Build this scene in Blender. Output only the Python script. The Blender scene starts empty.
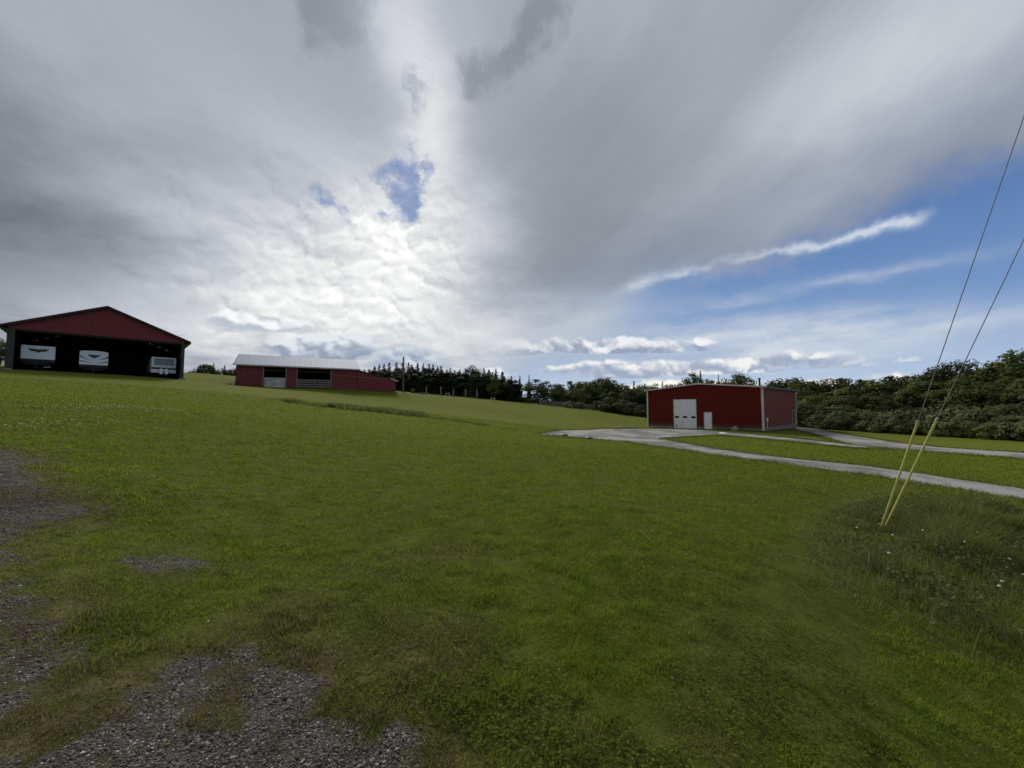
import bpy, bmesh, math, random
import numpy as np
from mathutils import Vector, Matrix

R = math.radians
S = bpy.context.scene
COL = S.collection

# ------------------------------------------------------------------ camera
EYE = 1.65
PITCH = R(3.434)
FPX = 400.0
cam_d = bpy.data.cameras.new('camera')
cam = bpy.data.objects.new('camera', cam_d)
COL.objects.link(cam)
cam.location = (0, 0, EYE)
cam.rotation_euler = (R(90) + PITCH, 0, 0)
cam_d.sensor_width = 36.0
cam_d.lens = 36.0 * FPX / 1024.0
cam_d.clip_start = 0.05
cam_d.clip_end = 5000
S.camera = cam

# ------------------------------------------------------------------ exposure
S.view_settings.view_transform = 'Standard'
S.view_settings.look = 'None'
S.view_settings.exposure = 0.95
S.view_settings.gamma = 1.0
S.view_settings.use_curve_mapping = False
S.render.engine = 'CYCLES'
S.cycles.max_bounces = 6
S.cycles.diffuse_bounces = 3
S.cycles.transparent_max_bounces = 8

# ------------------------------------------------------------------ sun
SUN_AZ, SUN_EL = -20.0, 38.0            # degrees, azimuth from straight ahead (+ to the right)
sd = Vector((math.sin(R(SUN_AZ)) * math.cos(R(SUN_EL)), math.cos(R(SUN_AZ)) * math.cos(R(SUN_EL)), math.sin(R(SUN_EL))))
sl = bpy.data.lights.new('sun', 'SUN')
sl.energy = 1.5
sl.angle = R(14)
sl.color = (1.0, 0.95, 0.86)
so = bpy.data.objects.new('sun', sl)
so.rotation_euler = (-sd).to_track_quat('-Z', 'Y').to_euler()
so.location = (0, 0, 60)
COL.objects.link(so)

# ------------------------------------------------------------------ node helper
class V:
    """a float socket one can do arithmetic with"""
    nt = None
    def __init__(s, sock): s.s = sock
    @staticmethod
    def math(op, *a, clamp=False):
        n = V.nt.nodes.new('ShaderNodeMath'); n.operation = op; n.use_clamp = clamp
        for i, x in enumerate(a):
            if isinstance(x, V): V.nt.links.new(x.s, n.inputs[i])
            else: n.inputs[i].default_value = x
        return V(n.outputs[0])
    def __add__(a, b): return V.math('ADD', a, b)
    __radd__ = __add__
    def __sub__(a, b): return V.math('SUBTRACT', a, b)
    def __rsub__(a, b): return V.math('SUBTRACT', b, a)
    def __mul__(a, b): return V.math('MULTIPLY', a, b)
    __rmul__ = __mul__
    def __truediv__(a, b): return V.math('DIVIDE', a, b)
    def __neg__(a): return V.math('MULTIPLY', a, -1.0)

def vexp(x): return V.math('EXPONENT', x)
def vmax(a, b): return V.math('MAXIMUM', a, b)
def vmin(a, b): return V.math('MINIMUM', a, b)
def smooth(x, lo, hi):
    n = V.nt.nodes.new('ShaderNodeMapRange'); n.interpolation_type = 'SMOOTHSTEP'
    for k, b in (('From Min', lo), ('From Max', hi)):
        if isinstance(b, V): V.nt.links.new(b.s, n.inputs[k])
        else: n.inputs[k].default_value = b
    V.nt.links.new(x.s, n.inputs['Value'])
    return V(n.outputs[0])
def comb(x, y, z):
    n = V.nt.nodes.new('ShaderNodeCombineXYZ')
    for i, a in enumerate((x, y, z)):
        if isinstance(a, V): V.nt.links.new(a.s, n.inputs[i])
        else: n.inputs[i].default_value = a
    return n.outputs[0]
def noise(vec, scale, detail=5.0, rough=0.55, dist=0.0, lac=2.0, dim='2D'):
    n = V.nt.nodes.new('ShaderNodeTexNoise'); n.noise_dimensions = dim
    n.inputs['Scale'].default_value = scale; n.inputs['Detail'].default_value = detail
    n.inputs['Roughness'].default_value = rough; n.inputs['Distortion'].default_value = dist
    n.inputs['Lacunarity'].default_value = lac
    if vec is not None: V.nt.links.new(vec, n.inputs['Vector'])
    return V(n.outputs['Fac'])
def puffs(vec, scale, detail=2.0, rough=0.5):
    """rounded billows: 1 at the middle of a puff, 0 between"""
    n = V.nt.nodes.new('ShaderNodeTexVoronoi'); n.voronoi_dimensions = '2D'; n.feature = 'F1'; n.normalize = True
    n.inputs['Scale'].default_value = scale; n.inputs['Detail'].default_value = detail
    n.inputs['Roughness'].default_value = rough
    V.nt.links.new(vec, n.inputs['Vector'])
    d = V(n.outputs['Distance'])
    return 1.0 - d * d * 1.6
def mixc(f, a, b):
    n = V.nt.nodes.new('ShaderNodeMix'); n.data_type = 'RGBA'
    if isinstance(f, V): V.nt.links.new(f.s, n.inputs[0])
    else: n.inputs[0].default_value = f
    for i, c in ((6, a), (7, b)):
        if isinstance(c, (tuple, list)): n.inputs[i].default_value = (*c, 1) if len(c) == 3 else c
        else: V.nt.links.new(c, n.inputs[i])
    return n.outputs[2]
def scalec(c, f):
    n = V.nt.nodes.new('ShaderNodeVectorMath'); n.operation = 'SCALE'
    if isinstance(c, (tuple, list)): n.inputs[0].default_value = c
    else: V.nt.links.new(c, n.inputs[0])
    if isinstance(f, V): V.nt.links.new(f.s, n.inputs['Scale'])
    else: n.inputs['Scale'].default_value = f
    return n.outputs[0]
def ramp(x, stops):
    n = V.nt.nodes.new('ShaderNodeValToRGB')
    e = n.color_ramp.elements
    while len(e) < len(stops): e.new(0.5)
    for i, (p, c) in enumerate(stops): e[i].position = p; e[i].color = (*c, 1) if len(c) == 3 else c
    V.nt.links.new(x.s, n.inputs[0])
    return n.outputs[0]
def curve(x, pts, lo, hi):
    """piecewise linear function of x through pts; x in lo..hi"""
    n = V.nt.nodes.new('ShaderNodeFloatCurve')
    ys = [p[1] for p in pts]; y0, y1 = min(ys), max(ys)
    cm = n.mapping.curves[0]
    q = [((a - lo) / (hi - lo), (b - y0) / (y1 - y0)) for a, b in pts]
    cm.points[0].location = q[0]; cm.points[1].location = q[-1]
    for a in q[1:-1]: cm.points.new(*a)
    n.mapping.update()
    V.nt.links.new(V.math('DIVIDE', V.math('SUBTRACT', x, lo), hi - lo, clamp=True).s, n.inputs['Value'])
    return V(n.outputs[0]) * (y1 - y0) + y0

# ------------------------------------------------------------------ world: nishita blue under a broken cloud deck
W = bpy.data.worlds.new('World'); S.world = W; W.use_nodes = True
nt = W.node_tree; nt.nodes.clear(); V.nt = nt
out = nt.nodes.new('ShaderNodeOutputWorld'); bg = nt.nodes.new('ShaderNodeBackground')
SKY_STRENGTH = 0.10
bg.inputs['Strength'].default_value = SKY_STRENGTH
nt.links.new(bg.outputs[0], out.inputs[0])
sky = nt.nodes.new('ShaderNodeTexSky'); sky.sky_type = 'NISHITA'; sky.sun_disc = False
sky.sun_elevation = R(SUN_EL); sky.sun_rotation = R(SUN_AZ)
sky.air_density = 1.0; sky.dust_density = 0.4; sky.ozone_density = 2.5
tc = nt.nodes.new('ShaderNodeTexCoord')
nrm = nt.nodes.new('ShaderNodeVectorMath'); nrm.operation = 'NORMALIZE'
nt.links.new(tc.outputs['Generated'], nrm.inputs[0])
D = nrm.outputs[0]
sp = nt.nodes.new('ShaderNodeSeparateXYZ'); nt.links.new(D, sp.inputs[0])
dx, dy, dz = (V(sp.outputs[i]) for i in range(3))
AZ = V.math('ARCTAN2', dx, dy) * (180 / math.pi)
EL = V.math('ARCSINE', dz) * (180 / math.pi)
# a flat deck seen in perspective: coordinates on a plane high above
den = vmax(dz, 0.0) + 0.16
PL = comb(dx / den, dy / den, 0.0)
AE = comb(AZ * (1 / 30), EL * (1 / 30), 0.0)
AES = comb(AZ * (1 / 45), EL * (1 / 14), 3.7)         # stretched along the horizon
n_big = noise(PL, 0.8, 3, 0.5)
n_mid = noise(PL, 2.2, 5, 0.56, 0.0)
n_fine = noise(AE, 5.0, 6, 0.62)
n_fine2 = noise(comb(AZ * (1 / 30) + 9.1, EL * (1 / 26) + 2.3, 1.0), 3.0, 5, 0.6)
n_str = noise(AES, 2.6, 5, 0.6, 0.0)
# warped angles
az = AZ + (n_fine - 0.5) * 9.0 + (n_mid - 0.5) * 5.0
el = EL + (n_fine2 - 0.5) * 7.0 + (n_mid - 0.5) * 3.0
def blob(a0, e0, sa, se, rot=0.0, A=None, E=None):
    A = az if A is None else A; E = el if E is None else E
    c, s = math.cos(R(rot)), math.sin(R(rot))
    u = (A - a0) * (c / sa) + (E - e0) * (s / sa)
    v = (E - e0) * (c / se) - (A - a0) * (s / se)
    return vexp(-(u * u + v * v))

def srgb(r, g, b):
    f = lambda c: (c / 255 / 12.92) if c / 255 <= 0.04045 else ((c / 255 + 0.055) / 1.055) ** 2.4
    return (f(r), f(g), f(b))
K = 0.61 / SKY_STRENGTH

# 1. clear sky, paler and hazier towards the horizon
c = scalec(sky.outputs[0], 0.67)
c = mixc(0.88, c, scalec(srgb(76, 108, 160), K))
c = mixc(smooth(EL, 24.0, 5.0) * 0.60, c, scalec(srgb(128, 160, 202), K))
c = mixc(smooth(EL, 9.5, 0.5) * 0.78, c, scalec(srgb(190, 204, 218), K))

# 2. thin streaks and bands low on the right
wa = AZ + (n_str - 0.5) * 12.0
we = EL + (n_str - 0.5) * 2.6 + (n_fine - 0.5) * 1.6
fine_t = smooth(n_str, 0.30, 0.62)
n_w0 = noise(comb(AZ * (1 / 26) + 2.0, EL * (1 / 5) - AZ * (1 / 90), 0.0), 2.2, 5, 0.6)
s2 = blob(37.0, 13.6, 15.0, 0.75, 1.0, wa, we) * (fine_t * 0.6 + 0.3)
b3 = blob(29.0, 10.2, 15.0, 1.25, 1.0, wa, we) * (fine_t * 0.5 + 0.45)
b4 = blob(40.0, 8.3, 17.0, 1.5, 1.5, wa, we) * (fine_t * 0.6 + 0.4)
b5 = blob(27.0, 6.0, 18.0, 1.6, 0.0, wa, we) * (fine_t * 0.5 + 0.5)
bands = vmin(s2 * 0.65 + b3 * 0.85 * (n_w0 * 1.5 - 0.05) + b4 * 0.95 * (n_w0 * 1.4) + b5 * 0.95, 1.0)
c = mixc(bands * 0.92, c, mixc(fine_t, scalec(srgb(172, 182, 196), K), scalec(srgb(206, 211, 214), K)))

c = mixc(vmin(blob(4.0, 11.0, 15.0, 5.5, 0, wa, we) * 1.15, 1.0) * 0.85, c, scalec(srgb(178, 186, 196), K))

# 3. heaped cumulus near the horizon: bright tops, grey flat bases
def heaps(c, base, height, scale, seed, thr, cov, top, bot, sharp=0.15):
    wx = AZ * (1 / 22) + seed + (n_fine - 0.5) * 0.22; wy = EL * (1 / 15) + (n_fine2 - 0.5) * 0.22
    q = comb(wx, wy, seed * 0.7)
    f = noise(q, scale, 3, 0.5) * 0.55 + puffs(q, scale * 1.9) * 0.45
    q2 = comb(wx + 0.02, wy + 0.05, seed * 0.7)
    f2 = noise(q2, scale, 3, 0.5) * 0.55 + puffs(q2, scale * 1.9) * 0.45
    eb = EL + (n_str - 0.5) * 3.0
    env = smooth(eb, base - 0.35, base + 0.25) * smooth(EL, base + height, base + height * 0.25)
    d = f - (1.0 - env * cov) * 0.55
    m = smooth(d, thr, thr + sharp)
    lit = smooth((f - f2) * 3.2 + (EL - base) * (0.7 / height), -0.10, 0.55)
    return mixc(m * 0.95, c, mixc(lit, scalec(bot, K), scalec(top, K)))
cov_r = blob(12.0, 7.0, 17.0, 9.0, 0, AZ, EL)
c = heaps(c, 7.2, 4.8, 3.0, 1.3, 0.36, cov_r * 1.0, srgb(226, 228, 230), srgb(138, 150, 172))
c = heaps(c, 4.4, 3.6, 3.2, 5.9, 0.37, blob(24.0, 5.0, 22.0, 9.0, 0, AZ, EL), srgb(228, 228, 226), srgb(146, 158, 180))
c = heaps(c, 1.0, 4.2, 3.0, 8.2, 0.37, blob(38.0, 4.0, 34.0, 12.0, 0, AZ, EL), srgb(238, 234, 224), srgb(168, 178, 192))

# 4. the overcast deck: covers everything but the gap and the clear sky low on the right
edge = curve(AZ, [(-180, -8), (-14, -8), (-6, 1), (1, 7.5), (6, 11.8), (12, 14.2), (18, 15.6), (24, 16.4), (31, 17.0), (37, 18.3), (43, 20.4), (49, 21.2), (54, 20.8), (75, 24), (120, 20), (180, -8)], -180, 180)
wide = blob(0.0, 8.0, 14.0, 12.0, 0.0, AZ, EL) * 5.0
deck = smooth(el - edge + wide * 0.6, wide * -0.4 - 1.9, wide + 2.6)
soft = 1.0 - smooth(el - edge, -1.0, 12.0)          # thinner towards its edge
n_w = noise(comb(AZ * (1 / 30) + 4.0, EL * (1 / 24) + 7.0, 0.0), 7.0, 7, 0.66)
gx = AZ + (n_fine - 0.5) * 8.0 + (n_w - 0.5) * 7.0; gy = EL + (n_fine2 - 0.5) * 8.0 + (n_w - 0.5) * 5.0
gap = blob(-14.3, 30.2, 2.9, 3.2, -10.0, gx, gy) * 1.05 + blob(-25.0, 25.2, 6.0, 1.6, 3.0, gx, gy) * 0.75 + blob(-22.5, 19.0, 2.6, 1.4, -30.0, gx, gy) * 0.75 \
    + blob(-16.2, 25.6, 2.9, 2.0, 35.0, gx, gy) * 0.95 + blob(-18.5, 31.0, 3.6, 1.6, 18.0, gx, gy) * 0.7
gw = comb(AZ * (1 / 11) + (n_w - 0.5) * 0.5, EL * (1 / 8) + (n_fine - 0.5) * 0.5, 0.0)
gpf = puffs(gw, 3.2, 3.0, 0.6)
gap = gap - smooth(gpf * 0.6 + n_w * 0.5, 0.52, 0.90) * (0.35 + smooth(EL, 27.5, 23.5) * 0.75)
deck = deck * (1.0 - smooth(gap, 0.02, 0.95) * 0.86)

# brightness of the deck (linear), brightest where the sun stands behind it
A1 = AZ + (n_mid - 0.5) * 14.0
E1 = EL + (n_mid - 0.5) * 9.0
L = 0.290 + blob(-27.0, 15.5, 15.0, 8.5, -14.0, A1, E1) * 0.43 \
    + blob(-15.0, 20.0, 8.0, 9.0, 0.0, A1, E1) * 0.27 \
    + blob(-40.0, 8.5, 16.0, 4.5, 0.0, A1, E1) * 0.26 \
    + blob(-12.5, 37.0, 6.0, 9.0, 10.0, A1, E1) * 0.22 \
    + blob(-18.0, 46.0, 9.0, 7.0, 0.0, A1, E1) * 0.16 \
    + blob(-24.0, 27.5, 10.0, 5.0, -18.0, A1, E1) * 0.14 \
    + blob(-6.0, 26.0, 6.0, 12.0, 10.0, A1, E1) * 0.16 \
    + blob(-3.0, 9.0, 13.0, 6.0, 0.0, A1, E1) * 0.22 \
    + blob(48.0, 34.0, 18.0, 7.0, 14.0, A1, E1) * 0.22 \
    + blob(14.0, 48.0, 18.0, 9.0, 0.0, A1, E1) * 0.10 \
    + blob(-44.0, 34.0, 24.0, 11.0, 0.0, A1, E1) * 0.085 \
    + blob(-14.0, 33.0, 4.5, 6.0, 0.0, A1, E1) * 0.06 \
    - blob(-62.0, 16.0, 26.0, 13.0, 0.0, A1, E1) * 0.16 \
    - blob(9.0, 20.0, 9.0, 5.5, 0.0, A1, E1) * 0.015 \
    + blob(20.0, 13.5, 16.0, 2.6, 8.0, A1, E1) * 0.20
lively = vmin(blob(-24.0, 18.0, 24.0, 16.0, 0, AZ, EL) + 0.22, 1.0)
n_dia = noise(comb((AZ * 0.80 + EL * 0.60) * (1 / 60), (EL * 0.80 - AZ * 0.60) * (1 / 13), 0.0), 1.6, 5, 0.55)
L = L * (1.0 + (n_dia - 0.5) * 0.30 * smooth(AZ, -12.0, 12.0))
L = L * (1.0 + (n_big - 0.5) * 0.22 + (n_mid - 0.5) * 0.38 * lively)
# fleecy relief, strong in the bright broken part, faint elsewhere
brk = vmin(blob(-26.0, 15.0, 16.0, 10.0, 0, AZ, EL) + blob(-15.0, 22.0, 9.0, 8.0, 0, AZ, EL), 1.0)
wx = AZ * (1 / 20) + (n_fine - 0.5) * 0.25; wy = EL * (1 / 14) + (n_fine2 - 0.5) * 0.25
q1 = comb(wx, wy, 4.4); q2 = comb(wx + 0.015, wy + 0.05, 4.4)
r1 = noise(q1, 2.6, 4, 0.55) * 0.5 + puffs(q1, 5.0, 2.0, 0.5) * 0.5
r2 = noise(q2, 2.6, 4, 0.55) * 0.5 + puffs(q2, 5.0, 2.0, 0.5) * 0.5
relief = (r1 - r2) * 1.3
L = L * (1.0 + relief * (brk * 1.25 + 0.06)) - smooth(r1, 0.54, 0.34) * brk * 0.20
near_gap = vmin(blob(-17.0, 23.5, 7.0, 4.0, 0, AZ, EL) * 1.2, 1.0)
L = L * (1.0 + (gpf - 0.55) * near_gap * 0.5)
# dark ragged tufts hanging under the deck
tuft = blob(-24.5, 43.5, 5.5, 4.2, 30.0, gx, gy) * 0.95 + blob(1.5, 43.5, 5.0, 2.4, 25.0, gx, gy) * 0.95 + blob(6.0, 45.0, 3.6, 1.8, 30.0, gx, gy) * 0.6 + blob(-13.8, 38.5, 1.6, 1.7, 20.0, gx, gy) * 0.85 + blob(-5.0, 41.0, 3.0, 2.0, 20.0, gx, gy) * 0.8
tp = puffs(comb(AZ * (1 / 9) + (n_fine - 0.5) * 0.6, EL * (1 / 6.5) + (n_fine2 - 0.5) * 0.6, 0.0), 1.3, 3.0, 0.6)
tuft = smooth(tuft * (tp * 0.7 + n_fine * 0.7), 0.08, 1.0)
L = L * (1.0 - tuft * 0.30)
tint = mixc(smooth(L, 0.30, 0.74), (0.92, 0.985, 1.13), (0.985, 1.0, 1.005))
deckc = scalec(scalec(tint, vmax(L, 0.05)), K)
c = mixc(vmin(vmax(deck, 0.0), 1.0) * (1.0 - soft * 0.25), c, deckc)
# grey-blue heaps low on the left, in front of the bright sky
c = heaps(c, 9.0, 4.5, 3.2, 3.1, 0.42, blob(-31.0, 11.5, 10.0, 5.0, 0, AZ, EL), srgb(232, 234, 234), srgb(170, 178, 190), 0.16)
c = heaps(c, 6.2, 5.5, 2.6, 2.2, 0.36, blob(-24.0, 9.0, 9.0, 6.5, 0, AZ, EL), srgb(212, 217, 221), srgb(134, 147, 168), 0.16)
c = heaps(c, 5.6, 6.0, 2.3, 6.4, 0.35, blob(-14.5, 8.5, 8.5, 7.0, 0, AZ, EL), srgb(196, 204, 211), srgb(140, 154, 176), 0.18)
c = heaps(c, 3.6, 3.5, 3.4, 7.7, 0.38, blob(-4.0, 5.5, 10.0, 6.0, 0, AZ, EL), srgb(214, 219, 224), srgb(150, 163, 184), 0.16)
# the sharp white fringe along the edge of the deck
fe = curve(AZ, [(-180, 10), (10, 13.2), (14, 15.0), (19, 16.8), (24, 17.7), (31, 18.2), (38, 18.4), (47, 18.9), (180, 19)], -180, 180)
fd = EL + (n_fine - 0.5) * 3.0 + (n_str - 0.5) * 1.6 - fe
thick = 0.36 + smooth(AZ, 33.0, 42.0) * 0.30 + smooth(AZ, 26.0, 14.0) * 0.9
fq = fd / thick
fr_ = vexp(-(fq * fq)) * smooth(AZ, 9.0, 17.0) * smooth(AZ, 48.0, 45.0) * (smooth(n_str, 0.36, 0.56) * 0.6 + smooth(AZ, 34.0, 40.0) * 0.35 + 0.15)
c = mixc(vmin(fr_ * (n_w * 1.3 + 0.2), 1.0) * 0.78, c, scalec(srgb(204, 211, 220), K))
# below the horizon: dull ground tone
c = mixc(smooth(EL, -1.0, -4.0), c, scalec((0.07, 0.075, 0.05), K))
nt.links.new(c, bg.inputs['Color'])
W.cycles.sampling_method = 'MANUAL'
W.cycles.sample_map_resolution = 512

# ================================================================== helpers
rng = np.random.default_rng(7)
random.seed(7)

def ray(px, py):
    xc = (px - 512) / FPX; yc = -(py - 384) / FPX
    return Vector((xc, math.cos(PITCH) - yc * math.sin(PITCH), math.sin(PITCH) + yc * math.cos(PITCH)))
def G(px, py, Y):
    """world point at forward distance Y along a sight line"""
    d = ray(px, py); t = Y / d.y
    return (d.x * t, Y, EYE + d.z * t)

def lattice(ix, iy, seed):
    h = (ix.astype(np.int64) * 374761393 + iy.astype(np.int64) * 668265263 + seed * 974711) & 0x7fffffff
    h = ((h ^ (h >> 13)) * 1274126177) & 0x7fffffff
    return ((h ^ (h >> 16)) & 0xffff) / 65535.0
def vnoise(x, y, seed=0):
    x = np.asarray(x, float); y = np.asarray(y, float)
    ix = np.floor(x); iy = np.floor(y); fx = x - ix; fy = y - iy
    fx = fx * fx * (3 - 2 * fx); fy = fy * fy * (3 - 2 * fy)
    a = lattice(ix, iy, seed); b = lattice(ix + 1, iy, seed); c = lattice(ix, iy + 1, seed); d = lattice(ix + 1, iy + 1, seed)
    return (a * (1 - fx) + b * fx) * (1 - fy) + (c * (1 - fx) + d * fx) * fy
def fbm(x, y, seed=0, o=4):
    s = 0; amp = 0.5; t = 0
    for k in range(o):
        s = s + amp * vnoise(x * 2 ** k, y * 2 ** k, seed + k * 17); t += amp; amp *= 0.5
    return s / t
def sstep(x, a, b):
    t = np.clip((np.asarray(x, float) - a) / (b - a), 0, 1)
    return t * t * (3 - 2 * t)

def link(o, parent=None):
    COL.objects.link(o)
    if parent is not None: o.parent = parent
    return o
def tag(o, label=None, cat=None, group=None, kind=None):
    if label: o['label'] = label
    if cat: o['category'] = cat
    if group: o['group'] = group
    if kind: o['kind'] = kind
    return o
def empty(name, loc, rz=0.0):
    o = bpy.data.objects.new(name, None); link(o)
    o.empty_display_size = 0.3
    o.location = loc; o.rotation_euler = (0, 0, rz)
    return o
def mesh_np(name, verts, faces_flat, sizes, mat, parent=None, smooth=False):
    """fast mesh from numpy arrays"""
    me = bpy.data.meshes.new(name)
    verts = np.asarray(verts, np.float32); faces_flat = np.asarray(faces_flat, np.int32); sizes = np.asarray(sizes, np.int32)
    me.vertices.add(len(verts)); me.vertices.foreach_set('co', verts.ravel())
    me.loops.add(len(faces_flat)); me.loops.foreach_set('vertex_index', faces_flat)
    me.polygons.add(len(sizes))
    st = np.zeros(len(sizes), np.int32); st[1:] = np.cumsum(sizes)[:-1]
    me.polygons.foreach_set('loop_start', st); me.polygons.foreach_set('loop_total', sizes)
    if smooth: me.polygons.foreach_set('use_smooth', np.ones(len(sizes), bool))
    me.update(calc_edges=True)
    if mat: me.materials.append(mat)
    return link(bpy.data.objects.new(name, me), parent)

class MB:
    """collects simple shapes; build() links them as one mesh object"""
    def __init__(s): s.v = []; s.f = []
    def add(s, vs, fs):
        o = len(s.v); s.v += [tuple(v) for v in vs]; s.f += [tuple(i + o for i in f) for f in fs]; return s
    def box(s, x0, y0, z0, x1, y1, z1):
        v = [(x, y, z) for z in (z0, z1) for y in (y0, y1) for x in (x0, x1)]
        return s.add(v, [(0, 2, 3, 1), (4, 5, 7, 6), (0, 1, 5, 4), (2, 6, 7, 3), (0, 4, 6, 2), (1, 3, 7, 5)])
    def bar(s, a, b, w, h=None, up=(0, 0, 1)):
        a = Vector(a); b = Vector(b); h = h or w
        d = (b - a).normalized(); u = Vector(up)
        if abs(d.dot(u)) > 0.95: u = Vector((0, 1, 0))
        sx = d.cross(u).normalized() * (w / 2); sy = sx.cross(d).normalized() * (h / 2)
        v = [p + i * sx + j * sy for p in (a, b) for i, j in ((-1, -1), (1, -1), (1, 1), (-1, 1))]
        return s.add(v, [(0, 1, 2, 3), (7, 6, 5, 4), (0, 4, 5, 1), (1, 5, 6, 2), (2, 6, 7, 3), (3, 7, 4, 0)])
    def tube(s, pts, rad, n=8, cap=True):
        pts = [Vector(p) for p in pts]
        if not isinstance(rad, (list, tuple)): rad = [rad] * len(pts)
        vs = []; fs = []
        for i, p in enumerate(pts):
            d = (pts[min(i + 1, len(pts) - 1)] - pts[max(i - 1, 0)]).normalized()
            u = Vector((1, 0, 0)) if abs(d.x) < 0.8 else Vector((0, 1, 0))
            a = d.cross(u).normalized(); b = d.cross(a)
            for k in range(n):
                t = 2 * math.pi * k / n
                vs.append(p + (a * math.cos(t) + b * math.sin(t)) * rad[i])
        for i in range(len(pts) - 1):
            for k in range(n):
                k2 = (k + 1) % n
                fs.append((i * n + k, i * n + k2, (i + 1) * n + k2, (i + 1) * n + k))
        if cap:
            fs.append(tuple(range(n - 1, -1, -1))); fs.append(tuple((len(pts) - 1) * n + k for k in range(n)))
        return s.add(vs, fs)
    def prism(s, poly, axis, a, b):
        """polygon (2D list) pushed from a to b along axis 'x','y' or 'z'"""
        def P(u, w, t): return {'x': (t, u, w), 'y': (u, t, w), 'z': (u, w, t)}[axis]
        n = len(poly)
        v = [P(u, w, a) for u, w in poly] + [P(u, w, b) for u, w in poly]
        f = [tuple(range(n)), tuple(range(2 * n - 1, n - 1, -1))] + [(i, i + n, (i + 1) % n + n, (i + 1) % n) for i in range(n)]
        return s.add(v, f)
    def build(s, name, mat, parent=None, bevel=0.0, smooth=False):
        me = bpy.data.meshes.new(name)
        me.from_pydata(s.v, [], s.f); me.validate()
        bm = bmesh.new(); bm.from_mesh(me)
        bmesh.ops.recalc_face_normals(bm, faces=bm.faces)
        if bevel: bmesh.ops.bevel(bm, geom=bm.edges[:], offset=bevel, segments=1, affect='EDGES', clamp_overlap=True)
        bm.to_mesh(me); bm.free()
        if smooth: me.polygons.foreach_set('use_smooth', [True] * len(me.polygons))
        if mat: me.materials.append(mat)
        return link(bpy.data.objects.new(name, me), parent)

# ================================================================== materials
def new_mat(name):
    m = bpy.data.materials.new(name); m.use_nodes = True
    nt = m.node_tree; V.nt = nt
    b = nt.nodes['Principled BSDF']
    return m, nt, b
def objcoord(nt, which='Object'):
    return nt.nodes.new('ShaderNodeTexCoord').outputs[which]
def setbump(nt, b, h, strength=0.4, dist=0.05):
    n = nt.nodes.new('ShaderNodeBump'); n.inputs['Strength'].default_value = strength; n.inputs['Distance'].default_value = dist
    nt.links.new(h.s, n.inputs['Height']); nt.links.new(n.outputs[0], b.inputs['Normal'])
def vscale(nt, vec, s):
    n = nt.nodes.new('ShaderNodeVectorMath'); n.operation = 'MULTIPLY'; n.inputs[1].default_value = s
    nt.links.new(vec, n.inputs[0]); return n.outputs[0]
def n3(vec, scale, detail=4, rough=0.55): return noise(vec, scale, detail, rough, dim='3D')

def mat_plain(name, col, rough=0.6, var=0.15, scale=3.0, spec=0.4, metal=0.0, bump=0.0):
    m, nt, b = new_mat(name)
    o = objcoord(nt)
    f = n3(o, scale, 5)
    lo = tuple(c * (1 - var) for c in col); hi = tuple(min(1, c * (1 + var)) for c in col)
    nt.links.new(mixc(smooth(f, 0.3, 0.7), lo, hi), b.inputs['Base Color'])
    b.inputs['Roughness'].default_value = rough; b.inputs['Specular IOR Level'].default_value = spec; b.inputs['Metallic'].default_value = metal
    if bump: setbump(nt, b, n3(o, scale * 6, 5), bump, 0.02)
    return m
def mat_siding(name, col, pitch=0.3, rough=0.45, axis=0, var=0.12, spec=0.4, streak=0.2, depth=0.03, metal=0.0, mud=False):
    """ribbed sheet metal or vertical boards: ribs along object X (axis 0) or Y (axis 1), rain streaks, scuffs"""
    m, nt, b = new_mat(name)
    o = objcoord(nt); s = nt.nodes.new('ShaderNodeSeparateXYZ'); nt.links.new(o, s.inputs[0])
    u = V(s.outputs[axis]) * (1 / pitch)
    fr = V.math('FRACT', u)
    rib = smooth(V.math('ABSOLUTE', fr - 0.5), 0.32, 0.45)
    cell = V.math('FLOOR', u)
    wn = nt.nodes.new('ShaderNodeTexWhiteNoise'); wn.noise_dimensions = '1D'; nt.links.new(cell.s, wn.inputs['W'])
    st = n3(vscale(nt, o, (2.5, 2.5, 0.35)), 1.2, 5)
    big = n3(o, 0.4, 3)
    k = (V(wn.outputs[0]) - 0.5) * var + (st - 0.5) * streak + (big - 0.5) * 0.25 + 1.0
    body = scalec(mixc(smooth(st, 0.45, 0.75) * 0.25, col, tuple(0.6 * c + 0.02 for c in col)), k)
    if mud: body = mixc(smooth(V(s.outputs[2]) + (n3(o, 1.6, 5) - 0.5) * 1.1, 0.95, 0.30) * 0.5, body, (0.13, 0.105, 0.075))
    nt.links.new(body, b.inputs['Base Color'])
    b.inputs['Roughness'].default_value = rough; b.inputs['Specular IOR Level'].default_value = spec; b.inputs['Metallic'].default_value = metal
    setbump(nt, b, rib + st * 0.1, 0.5, depth)
    return m

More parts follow.
